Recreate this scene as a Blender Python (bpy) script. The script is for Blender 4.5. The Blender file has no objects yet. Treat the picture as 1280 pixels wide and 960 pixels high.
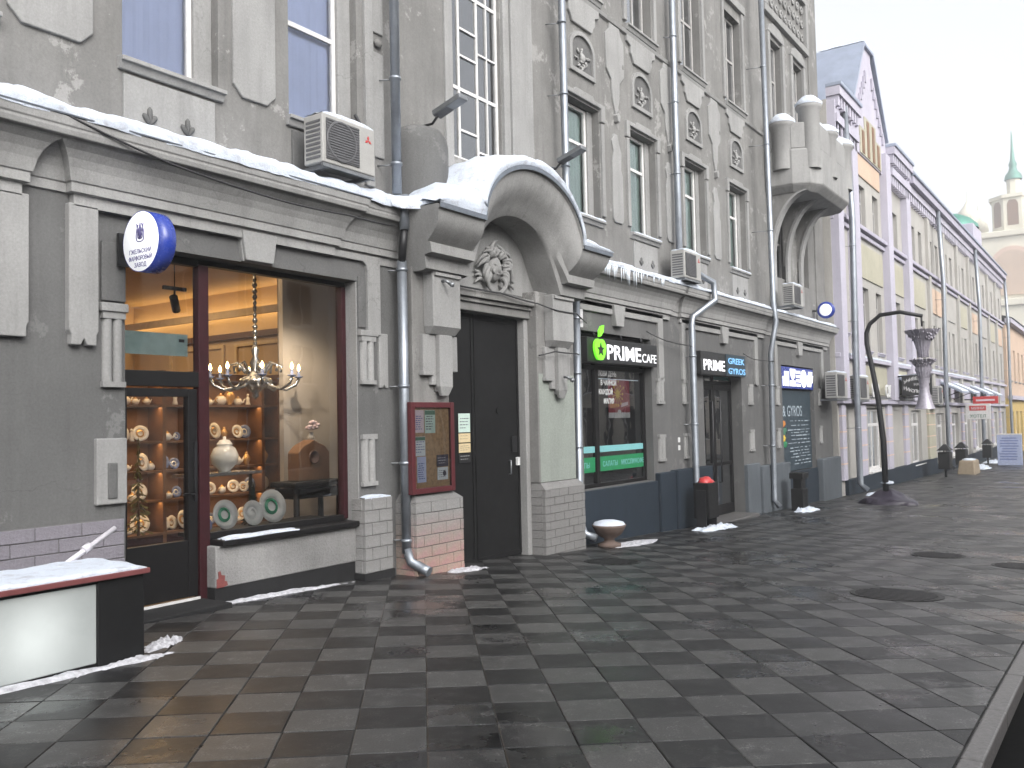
import bpy, bmesh, math, random
from mathutils import Vector, Matrix, noise
R = math.radians
random.seed(7)
scene = bpy.context.scene
C = scene.collection

# ------------------------------------------------------------------ camera
EYE = 1.63
FPX, PITCH, ROLL, YAW = 1110.0, R(2.44), R(-1.227), R(34.75)
fw = Vector((math.cos(PITCH)*math.cos(YAW), math.cos(PITCH)*math.sin(YAW), math.sin(PITCH)))
rt = Vector((math.sin(YAW), -math.cos(YAW), 0.0))
up = rt.cross(fw)
cr = math.cos(ROLL)*rt + math.sin(ROLL)*up
cu = -math.sin(ROLL)*rt + math.cos(ROLL)*up
cam_data = bpy.data.cameras.new('camera')
cam_data.sensor_width = 36.0
cam_data.lens = FPX/1280.0*36.0
cam_data.clip_start = 0.05
cam_data.clip_end = 3000.0
cam = bpy.data.objects.new('camera', cam_data)
C.objects.link(cam)
m = Matrix.Identity(4)
for i in range(3):
    m[i][0] = cr[i]; m[i][1] = cu[i]; m[i][2] = -fw[i]
m[2][3] = EYE
cam.matrix_world = m
scene.camera = cam

# ------------------------------------------------------------------ light
SUN_EL, SUN_AZ = 36.0, -118.0          # azimuth of the sun from +X towards +Y
world = bpy.data.worlds.new('World')
scene.world = world
world.use_nodes = True
wn, wl = world.node_tree.nodes, world.node_tree.links
wn.clear()
sky = wn.new('ShaderNodeTexSky')
sky.sky_type = 'NISHITA'
sky.sun_disc = False
sky.sun_elevation = R(SUN_EL)
sky.sun_rotation = R(90.0 - SUN_AZ)
sky.air_density = 1.0
sky.dust_density = 4.0
sky.ozone_density = 1.0
hs = wn.new('ShaderNodeHueSaturation')
hs.inputs['Saturation'].default_value = 0.16
hs.inputs['Value'].default_value = 1.0
bg = wn.new('ShaderNodeBackground')
bg.inputs['Strength'].default_value = 0.15
wo = wn.new('ShaderNodeOutputWorld')
wl.new(sky.outputs[0], hs.inputs['Color'])
wl.new(hs.outputs[0], bg.inputs['Color'])
wl.new(bg.outputs[0], wo.inputs['Surface'])
sun_data = bpy.data.lights.new('sun', 'SUN')
sun_data.energy = 0.5
sun_data.angle = R(50.0)
sun_data.color = (1.0, 0.985, 0.965)
sun = bpy.data.objects.new('sun', sun_data)
C.objects.link(sun)
sd = Vector((math.cos(R(SUN_EL))*math.cos(R(SUN_AZ)), math.cos(R(SUN_EL))*math.sin(R(SUN_AZ)), math.sin(R(SUN_EL))))
sun.rotation_euler = (-sd).to_track_quat('-Z', 'Y').to_euler()
sun.location = sd*60
scene.view_settings.view_transform = 'Standard'
scene.view_settings.look = 'None'
scene.view_settings.gamma = 1.0
scene.view_settings.exposure = 1.32
scene.view_settings.use_curve_mapping = False
scene.cycles.use_denoising = True
scene.cycles.max_bounces = 6
scene.cycles.transparent_max_bounces = 16
scene.cycles.sample_clamp_indirect = 4.0
scene.cycles.caustics_reflective = False
scene.cycles.caustics_refractive = False

# ------------------------------------------------------------------ materials
def new_mat(name):
    mt = bpy.data.materials.new(name)
    mt.use_nodes = True
    nt = mt.node_tree
    b = nt.nodes['Principled BSDF']
    return mt, nt.nodes, nt.links, b

def coords(n, l, scale=(1, 1, 1)):
    tc = n.new('ShaderNodeTexCoord')
    mp = n.new('ShaderNodeMapping')
    mp.inputs['Scale'].default_value = scale
    l.new(tc.outputs['Object'], mp.inputs['Vector'])
    return mp.outputs[0]

def nz(n, l, vec, scale, detail=4.0, rough=0.6):
    t = n.new('ShaderNodeTexNoise')
    t.inputs['Scale'].default_value = scale
    t.inputs['Detail'].default_value = detail
    t.inputs['Roughness'].default_value = rough
    l.new(vec, t.inputs['Vector'])
    return t.outputs['Fac']

def ramp(n, l, fac, p0, p1, c0=(0, 0, 0, 1), c1=(1, 1, 1, 1)):
    r = n.new('ShaderNodeValToRGB')
    e = r.color_ramp.elements
    e[0].position = p0; e[0].color = c0
    e[1].position = p1; e[1].color = c1
    l.new(fac, r.inputs['Fac'])
    return r.outputs['Color']

def mixc(n, l, fac, a, b, mode='MIX'):
    mx = n.new('ShaderNodeMix')
    mx.data_type = 'RGBA'; mx.blend_type = mode
    if isinstance(fac, (int, float)): mx.inputs[0].default_value = fac
    else: l.new(fac, mx.inputs[0])
    for sock, v in ((mx.inputs[6], a), (mx.inputs[7], b)):
        if isinstance(v, tuple): sock.default_value = (v[0], v[1], v[2], 1)
        else: l.new(v, sock)
    return mx.outputs[2]

def bump(n, l, b, h, strength, dist=0.02):
    bp = n.new('ShaderNodeBump')
    bp.inputs['Strength'].default_value = strength
    bp.inputs['Distance'].default_value = dist
    l.new(h, bp.inputs['Height'])
    l.new(bp.outputs[0], b.inputs['Normal'])

MATS = {}
def plaster(name, col, dark=0.72, stain=0.5, rough=0.85, bs=0.25, stain_col=None, speck=0.0, patch=None):
    """painted stucco: blotches, vertical run-off streaks, fine grain, optional peeled patches"""
    mt, n, l, b = new_mat(name)
    v = coords(n, l)
    vs = coords(n, l, (2.2, 2.2, 0.22))
    big = ramp(n, l, nz(n, l, v, 0.9, 5, 0.62), 0.35, 0.68)
    strk = ramp(n, l, nz(n, l, vs, 2.6, 5, 0.7), 0.46, 0.74)
    fine = nz(n, l, v, 42, 4, 0.7)
    d = tuple(c*dark for c in col)
    base = mixc(n, l, big, d, col)
    sc = stain_col or tuple(c*0.52 for c in col)
    sf = n.new('ShaderNodeMath'); sf.operation = 'MULTIPLY'; sf.inputs[1].default_value = stain
    l.new(strk, sf.inputs[0])
    base = mixc(n, l, sf.outputs[0], base, sc)
    if patch:
        pf = ramp(n, l, nz(n, l, v, 1.5, 7, 0.74), 0.585, 0.615)
        base = mixc(n, l, pf, base, patch)
    ck = n.new('ShaderNodeTexVoronoi'); ck.feature = 'DISTANCE_TO_EDGE'; ck.inputs['Scale'].default_value = 0.9
    wv = n.new('ShaderNodeVectorMath'); wv.operation = 'MULTIPLY_ADD'
    wn_ = n.new('ShaderNodeTexNoise'); wn_.inputs['Scale'].default_value = 3.0; wn_.inputs['Detail'].default_value = 5
    l.new(v, wn_.inputs['Vector']); l.new(wn_.outputs['Color'], wv.inputs[0]); wv.inputs[1].default_value = (0.55, 0.55, 0.55); l.new(v, wv.inputs[2])
    l.new(wv.outputs[0], ck.inputs['Vector'])
    cf = n.new('ShaderNodeMath'); cf.operation = 'MULTIPLY'
    l.new(ramp(n, l, ck.outputs['Distance'], 0.0, 0.006, (1, 1, 1, 1), (0, 0, 0, 1)), cf.inputs[0])
    l.new(ramp(n, l, nz(n, l, v, 0.6, 3), 0.48, 0.62), cf.inputs[1])
    cm = n.new('ShaderNodeMath'); cm.operation = 'MULTIPLY'; cm.inputs[1].default_value = 0.55
    l.new(cf.outputs[0], cm.inputs[0])
    base = mixc(n, l, cm.outputs[0], base, tuple(c*0.45 for c in col))
    g = ramp(n, l, fine, 0.3, 0.75, (0.86, 0.86, 0.86, 1), (1.1, 1.1, 1.1, 1))
    base = mixc(n, l, 1.0, base, g, 'MULTIPLY')
    l.new(base, b.inputs['Base Color'])
    b.inputs['Roughness'].default_value = rough
    b.inputs['Specular IOR Level'].default_value = 0.25
    h = n.new('ShaderNodeMath'); h.operation = 'ADD'
    l.new(fine, h.inputs[0])
    l.new(nz(n, l, v, 6, 4, 0.6), h.inputs[1])
    bump(n, l, b, h.outputs[0], bs, 0.012)
    MATS[name] = mt
    return mt

def simple(name, col, rough=0.5, metal=0.0, var=0.18, scale=9.0, emit=None, estr=0.0, bs=0.0, spec=0.5, coat=0.0):
    mt, n, l, b = new_mat(name)
    v = coords(n, l)
    f = nz(n, l, v, scale, 5, 0.65)
    base = mixc(n, l, ramp(n, l, f, 0.3, 0.72), tuple(c*(1-var) for c in col), tuple(min(1, c*(1+var*0.5)) for c in col))
    l.new(base, b.inputs['Base Color'])
    rr = n.new('ShaderNodeMapRange')
    rr.inputs['To Min'].default_value = max(0.02, rough-0.1)
    rr.inputs['To Max'].default_value = min(1.0, rough+0.12)
    l.new(nz(n, l, v, scale*2.3, 3), rr.inputs['Value'])
    l.new(rr.outputs[0], b.inputs['Roughness'])
    b.inputs['Metallic'].default_value = metal
    b.inputs['Specular IOR Level'].default_value = spec
    if emit:
        b.inputs['Emission Color'].default_value = (*emit, 1)
        b.inputs['Emission Strength'].default_value = estr
    if bs: bump(n, l, b, f, bs, 0.01)
    MATS[name] = mt
    return mt

def glass(name, tint=(0.93, 0.96, 0.97), refl=1.0):
    mt = bpy.data.materials.new(name); mt.use_nodes = True
    n, l = mt.node_tree.nodes, mt.node_tree.links
    n.clear()
    out = n.new('ShaderNodeOutputMaterial')
    tr = n.new('ShaderNodeBsdfTransparent'); tr.inputs[0].default_value = (*tint, 1)
    gl = n.new('ShaderNodeBsdfGlossy'); gl.inputs['Roughness'].default_value = 0.015
    gl.inputs[0].default_value = (0.95, 0.97, 1, 1)
    fr = n.new('ShaderNodeFresnel'); fr.inputs[0].default_value = 1.52
    mu = n.new('ShaderNodeMath'); mu.operation = 'MULTIPLY'; mu.inputs[1].default_value = 1.7*refl
    mu.use_clamp = True
    l.new(fr.outputs[0], mu.inputs[0])
    # slightly wavy panes
    tc = n.new('ShaderNodeTexCoord')
    t = n.new('ShaderNodeTexNoise'); t.inputs['Scale'].default_value = 1.3
    l.new(tc.outputs['Object'], t.inputs['Vector'])
    bp = n.new('ShaderNodeBump'); bp.inputs['Strength'].default_value = 0.06; bp.inputs['Distance'].default_value = 0.05
    l.new(t.outputs['Fac'], bp.inputs['Height'])
    l.new(bp.outputs[0], gl.inputs['Normal'])
    mx = n.new('ShaderNodeMixShader')
    l.new(mu.outputs[0], mx.inputs[0]); l.new(tr.outputs[0], mx.inputs[1]); l.new(gl.outputs[0], mx.inputs[2])
    l.new(mx.outputs[0], out.inputs[0])
    MATS[name] = mt
    return mt

plaster('plaster_grey', (0.138, 0.1375, 0.136), 0.80, 0.38, patch=(0.160, 0.159, 0.157))
plaster('plaster_wall', (0.226, 0.222, 0.214), 0.74, 0.55, patch=(0.285, 0.28, 0.27))
plaster('plaster_pale', (0.315, 0.313, 0.307), 0.78, 0.5)
plaster('plaster_cornice', (0.34, 0.337, 0.33), 0.76, 0.55)
plaster('plaster_light', (0.325, 0.323, 0.317), 0.80, 0.45)
plaster('rust_stain', (0.40, 0.29, 0.2), 0.8, 0.5)
plaster('stone_base', (0.31, 0.305, 0.30), 0.62, 0.3, bs=0.9)
plaster('brick_lilac', (0.245, 0.23, 0.26), 0.75, 0.3, bs=0.6)
plaster('brick_grey', (0.235, 0.23, 0.225), 0.75, 0.3, bs=0.5)
plaster('mortar', (0.16, 0.157, 0.155), 0.8, 0.2)
plaster('plinth_blue', (0.022, 0.032, 0.045), 0.75, 0.4, rough=0.7)
plaster('pier_blue_grey', (0.115, 0.13, 0.145), 0.78, 0.4)
plaster('plinth_dark', (0.022, 0.022, 0.023), 0.7, 0.3)
plaster('lilac_plaster', (0.42, 0.40, 0.475), 0.86, 0.25)
plaster('lilac_pale', (0.47, 0.45, 0.525), 0.9, 0.2)
plaster('yellow_plaster', (0.42, 0.40, 0.315), 0.86, 0.25)
plaster('buff_plaster', (0.41, 0.395, 0.37), 0.86, 0.3)
plaster('peach_plaster', (0.56, 0.42, 0.32), 0.88, 0.2)
plaster('ochre_plaster', (0.58, 0.42, 0.16), 0.88, 0.2)
plaster('church_cream', (0.74, 0.70, 0.58), 0.9, 0.15)
plaster('church_rose', (0.68, 0.50, 0.40), 0.9, 0.15)
plaster('opposite_plaster', (0.55, 0.51, 0.44), 0.8, 0.3)
def snow_mat(name, col, dirt, amount):
    mt, n, l, b = new_mat(name)
    v = coords(n, l)
    f1 = nz(n, l, v, 7, 6, 0.7); f2 = nz(n, l, v, 48, 4, 0.75)
    dm = n.new('ShaderNodeMath'); dm.operation = 'MULTIPLY'; dm.inputs[1].default_value = amount
    l.new(ramp(n, l, f1, 0.50, 0.70), dm.inputs[0])
    base = mixc(n, l, dm.outputs[0], col, dirt)
    base = mixc(n, l, ramp(n, l, f2, 0.66, 0.72), base, tuple(c*0.7 for c in dirt))
    l.new(base, b.inputs['Base Color'])
    b.inputs['Roughness'].default_value = 0.7; b.inputs['Specular IOR Level'].default_value = 0.25
    h = n.new('ShaderNodeMath'); h.operation = 'MULTIPLY_ADD'; h.inputs[1].default_value = 0.45
    l.new(f2, h.inputs[0]); l.new(f1, h.inputs[2])
    bump(n, l, b, h.outputs[0], 0.75, 0.03)
    MATS[name] = mt
snow_mat('snow', (0.58, 0.63, 0.71), (0.36, 0.36, 0.39), 0.75)
simple('snow_dirty', (0.50, 0.50, 0.53), 0.8, var=0.45, scale=16, bs=0.9, spec=0.2)
simple('ice', (0.70, 0.76, 0.82), 0.2, var=0.1, spec=0.6)
simple('zinc', (0.30, 0.325, 0.36), 0.42, 0.75, 0.22, 3.5)
simple('zinc_dark', (0.24, 0.25, 0.26), 0.45, 0.7, 0.3, 3.5)
simple('flashing', (0.16, 0.18, 0.21), 0.5, 0.4, 0.2)
simple('roof_metal', (0.33, 0.37, 0.46), 0.5, 0.4, 0.15, 2)
simple('roof_green', (0.10, 0.26, 0.21), 0.5, 0.3, 0.15, 2)
simple('iron_black', (0.018, 0.018, 0.02), 0.45, 0.2, 0.3)
simple('gate_metal', (0.0085, 0.0085, 0.009), 0.7, 0.0, 0.35, 2.0, bs=0.1, spec=0.25)
simple('frame_maroon', (0.036, 0.009, 0.012), 0.45, 0.0, 0.25, spec=0.3)
simple('frame_black', (0.009, 0.0085, 0.009), 0.45, 0.0, 0.25, spec=0.3)
simple('frame_white', (0.62, 0.61, 0.60), 0.45, 0.0, 0.12)
simple('frame_grey', (0.36, 0.35, 0.34), 0.5, 0.0, 0.15)
simple('blind_skylit', (0.38, 0.43, 0.67), 0.8, 0.0, 0.10, 1.5)  # white blinds; the blue of the reflected sky is put into their colour
simple('blind_grey', (0.23, 0.22, 0.25), 0.8, 0.0, 0.3, 0.8)
simple('curtain_green', (0.22, 0.32, 0.28), 0.8, 0.0, 0.2, 2)
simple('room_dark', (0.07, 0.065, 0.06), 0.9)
simple('room_warm', (0.62, 0.47, 0.30), 0.8, 0.0, 0.1, 2)
simple('room_wood', (0.20, 0.105, 0.055), 0.55, 0.0, 0.3, 5)
simple('room_floor', (0.16, 0.10, 0.06), 0.4)
simple('moulding_warm', (0.72, 0.58, 0.38), 0.6)
simple('rail_dark', (0.13, 0.075, 0.06), 0.5)
simple('cove_light', (1.0, 0.75, 0.4), 0.6, emit=(1.0, 0.66, 0.27), estr=1.6)
simple('porcelain', (0.72, 0.70, 0.66), 0.12, 0.0, 0.06, coat=1)
simple('porcelain_gold', (0.65, 0.40, 0.16), 0.22, 0.4, 0.2)
simple('porcelain_blue', (0.20, 0.25, 0.42), 0.15, 0.0, 0.45, 14)
simple('porcelain_green', (0.05, 0.30, 0.16), 0.15, 0.0, 0.2)
simple('silver', (0.45, 0.47, 0.50), 0.22, 0.85, 0.15)
simple('flame_bulb', (1, 0.7, 0.35), 0.5, emit=(1.0, 0.62, 0.22), estr=14)
simple('ac_white', (0.34, 0.335, 0.32), 0.5, 0.0, 0.14, 4)
simple('ac_dark', (0.10, 0.10, 0.105), 0.6)
simple('ac_blue', (0.10, 0.12, 0.22), 0.5)
simple('logo_red', (0.45, 0.03, 0.03), 0.5)
simple('sign_blue', (0.025, 0.05, 0.30), 0.25, spec=0.6)
simple('sign_face', (0.8, 0.8, 0.82), 0.5, var=0.03, emit=(0.95, 0.97, 1.0), estr=0.25)
simple('sign_ink', (0.10, 0.09, 0.22), 0.6)
simple('sign_black', (0.018, 0.018, 0.019), 0.45)
simple('letter_white', (0.85, 0.85, 0.87), 0.5, var=0.02, emit=(0.93, 0.95, 1.0), estr=0.30)
simple('letter_blue', (0.20, 0.45, 0.75), 0.5, var=0.05, emit=(0.22, 0.5, 0.85), estr=0.22)
simple('letter_green', (0.20, 0.75, 0.04), 0.5, var=0.02, emit=(0.14, 0.80, 0.02), estr=0.40)
simple('letter_plain', (0.62, 0.62, 0.62), 0.6)
simple('letter_dim', (0.36, 0.42, 0.47), 0.6)
def lamp_panel(name, col, bulb, radius, strength):
    """milky panel with a tube lamp behind it: glows most next to the lamp"""
    mt, n, l, b = new_mat(name)
    v = coords(n, l)
    d = n.new('ShaderNodeVectorMath'); d.operation = 'DISTANCE'
    l.new(v, d.inputs[0]); d.inputs[1].default_value = bulb
    mr = n.new('ShaderNodeMapRange'); mr.interpolation_type = 'SMOOTHSTEP'
    mr.inputs['From Min'].default_value = radius; mr.inputs['From Max'].default_value = 0.0
    mr.inputs['To Max'].default_value = strength
    l.new(d.outputs['Value'], mr.inputs['Value'])
    l.new(mixc(n, l, ramp(n, l, nz(n, l, v, 3, 5), 0.4, 0.7), col, tuple(c*0.86 for c in col)), b.inputs['Base Color'])
    b.inputs['Emission Color'].default_value = (0.95, 1.0, 0.97, 1)
    l.new(mr.outputs[0], b.inputs['Emission Strength'])
    b.inputs['Roughness'].default_value = 0.3
    MATS[name] = mt
lamp_panel('panel_glow', (0.36, 0.385, 0.38), (3.15, 6.2, 0.22), 0.42, 0.16)
simple('board_red', (0.085, 0.018, 0.022), 0.35)
simple('bench_red', (0.16, 0.05, 0.05), 0.45)
simple('cork', (0.36, 0.22, 0.115), 0.9, var=0.35, scale=22)
simple('paper', (0.62, 0.64, 0.66), 0.8, var=0.06)
simple('paper_green', (0.48, 0.60, 0.54), 0.8, var=0.06)
simple('paper_lilac', (0.44, 0.47, 0.66), 0.8, var=0.06)
simple('paper_pink', (0.62, 0.50, 0.54), 0.8, var=0.06)
simple('paper_yellow', (0.58, 0.47, 0.28), 0.8, var=0.06)
simple('print_green', (0.06, 0.17, 0.11), 0.7)
simple('print_dark', (0.045, 0.035, 0.065), 0.7)
simple('print_blue', (0.06, 0.09, 0.28), 0.7)
simple('poster_red', (0.34, 0.035, 0.06), 0.5)
simple('poster_yellow', (0.75, 0.52, 0.06), 0.5)
simple('poster_orange', (0.62, 0.22, 0.04), 0.5)
simple('film_green', (0.02, 0.21, 0.085), 0.4, var=0.1)
simple('film_aqua', (0.20, 0.47, 0.48), 0.4, var=0.1)
simple('menu_slate', (0.030, 0.048, 0.062), 0.5)
simple('bag_red', (0.50, 0.045, 0.045), 0.4)
simple('tarpaulin', (0.030, 0.024, 0.038), 0.38, 0.0, 0.4, 3, bs=0.5)
simple('crystal_mesh', (0.40, 0.375, 0.43), 0.4, 0.3, 0.3, 20)
simple('sandstone_block', (0.30, 0.24, 0.17), 0.85, bs=0.4)
simple('terracotta', (0.12, 0.085, 0.07), 0.8)
simple('aboard_blue', (0.40, 0.45, 0.62), 0.6)
simple('aboard_line', (0.16, 0.20, 0.40), 0.6)
simple('pipe_white', (0.55, 0.53, 0.57), 0.4)
simple('pot_black', (0.009, 0.009, 0.0095), 0.5, spec=0.3)
simple('kerb_granite', (0.115, 0.11, 0.108), 0.4, 0.0, 0.4, 26, bs=0.25)
simple('cast_iron', (0.022, 0.021, 0.021), 0.5, 0.5, 0.35, 18, bs=0.4)
simple('drain_slot', (0.004, 0.004, 0.004), 0.9, spec=0.08)
simple('graffiti_red', (0.22, 0.06, 0.055), 0.7, var=0.3)
simple('cable', (0.03, 0.03, 0.032), 0.6)
simple('sticker_clear', (0.38, 0.50, 0.47), 0.3)
glass('glass')
glass('glass_shop', (0.93, 0.95, 0.96), 1.7)
glass('glass_dark', (0.62, 0.65, 0.66), 2.0)

def plaster_wash(name, col, wash):
    """old pink and orange paint smeared over the lower bricks, thinning out upward in a ragged edge"""
    mt, n, l, b = new_mat(name)
    v = coords(n, l)
    f = nz(n, l, v, 1.6, 5, 0.7)
    tc = n.new('ShaderNodeTexCoord')
    geo = n.new('ShaderNodeNewGeometry')
    sp = n.new('ShaderNodeSeparateXYZ'); l.new(geo.outputs['Position'], sp.inputs[0])
    mr = n.new('ShaderNodeMapRange')
    mr.inputs['From Min'].default_value = 0.55; mr.inputs['From Max'].default_value = -0.10
    l.new(sp.outputs['Z'], mr.inputs['Value'])
    ad = n.new('ShaderNodeMath'); ad.operation = 'MULTIPLY'
    l.new(mr.outputs[0], ad.inputs[0])
    l.new(ramp(n, l, f, 0.30, 0.55), ad.inputs[1])
    w2 = mixc(n, l, ramp(n, l, nz(n, l, v, 3.1), 0.4, 0.6), wash, (wash[0]*0.95, wash[1]*0.82, wash[2]*1.15))
    base = mixc(n, l, ad.outputs[0], col, w2)
    fine = nz(n, l, v, 40)
    l.new(mixc(n, l, 1.0, base, ramp(n, l, fine, 0.25, 0.75, (0.72, 0.72, 0.72, 1), (1.1, 1.1, 1.1, 1)), 'MULTIPLY'), b.inputs['Base Color'])
    b.inputs['Roughness'].default_value = 0.85
    bump(n, l, b, fine, 0.4, 0.01)
    MATS[name] = mt
plaster_wash('brick_wash', (0.25, 0.245, 0.24), (0.40, 0.27, 0.185))

def paving(name, col, speck, island):
    mt, n, l, b = new_mat(name)
    geo = n.new('ShaderNodeNewGeometry')
    if island:
        rnd = geo.outputs['Random Per Island']
    else:
        oi = n.new('ShaderNodeObjectInfo'); rnd = oi.outputs['Random']
    v = geo.outputs['Position']
    fine = nz(n, l, v, 85, 3, 0.8)
    mid = nz(n, l, v, 9, 5, 0.7)
    big = nz(n, l, v, 0.8, 4, 0.6)
    base = mixc(n, l, ramp(n, l, fine, 0.35, 0.7), tuple(c*0.6 for c in col), tuple(c*1.35 for c in col))
    rv = ramp(n, l, rnd, 0.0, 1.0, (0.70, 0.70, 0.71, 1), (1.22, 1.21, 1.19, 1))
    base = mixc(n, l, 1.0, base, rv, 'MULTIPLY')
    # trodden salt and grit in ragged patches
    gf = n.new('ShaderNodeMath'); gf.operation = 'MULTIPLY'
    l.new(ramp(n, l, mid, 0.50, 0.66), gf.inputs[0])
    l.new(ramp(n, l, fine, 0.50, 0.62), gf.inputs[1])
    gm = n.new('ShaderNodeMath'); gm.operation = 'MULTIPLY'; gm.inputs[1].default_value = speck
    l.new(gf.outputs[0], gm.inputs[0])
    base = mixc(n, l, gm.outputs[0], base, (0.20, 0.195, 0.19))
    l.new(base, b.inputs['Base Color'])
    # damp film: smoother where it is wet
    rr = n.new('ShaderNodeMapRange')
    rr.inputs['From Min'].default_value = 0.32; rr.inputs['From Max'].default_value = 0.68
    rr.inputs['To Min'].default_value = 0.24; rr.inputs['To Max'].default_value = 0.46
    l.new(big, rr.inputs['Value'])
    ra = n.new('ShaderNodeMath'); ra.operation = 'MULTIPLY_ADD'; ra.inputs[1].default_value = 0.14
    l.new(rnd, ra.inputs[0]); l.new(rr.outputs[0], ra.inputs[2])
    # thin puddles and damp stains
    wet = ramp(n, l, nz(n, l, v, 0.55, 6, 0.68), 0.55, 0.63)
    rw = n.new('ShaderNodeMix'); rw.data_type = 'FLOAT'
    l.new(wet, rw.inputs[0]); l.new(ra.outputs[0], rw.inputs[2]); rw.inputs[3].default_value = 0.13
    l.new(rw.outputs[0], b.inputs['Roughness'])
    dk = mixc(n, l, wet, base, mixc(n, l, 1.0, base, (0.62, 0.62, 0.64), 'MULTIPLY'))
    stn = ramp(n, l, nz(n, l, v, 2.3, 6, 0.75), 0.60, 0.66)
    sm = n.new('ShaderNodeMath'); sm.operation = 'MULTIPLY'; sm.inputs[1].default_value = 0.45
    l.new(stn, sm.inputs[0])
    dk = mixc(n, l, sm.outputs[0], dk, (0.03, 0.03, 0.03))
    l.new(dk, b.inputs['Base Color'])
    b.inputs['Specular IOR Level'].default_value = 0.5
    h = n.new('ShaderNodeMath'); h.operation = 'MULTIPLY_ADD'; h.inputs[1].default_value = 0.35
    l.new(fine, h.inputs[0]); l.new(mid, h.inputs[2])
    bump(n, l, b, h.outputs[0], 0.22, 0.006)
    MATS[name] = mt
paving('tile_dark', (0.0105, 0.0105, 0.011), 0.35, False)
paving('tile_light', (0.049, 0.049, 0.0486), 0.9, False)
paving('tile_dark_far', (0.0105, 0.0105, 0.011), 0.35, True)
paving('tile_light_far', (0.049, 0.049, 0.0486), 0.9, True)
paving('bedding', (0.022, 0.022, 0.022), 0.2, True)
paving('asphalt', (0.045, 0.045, 0.046), 0.5, True)

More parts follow.
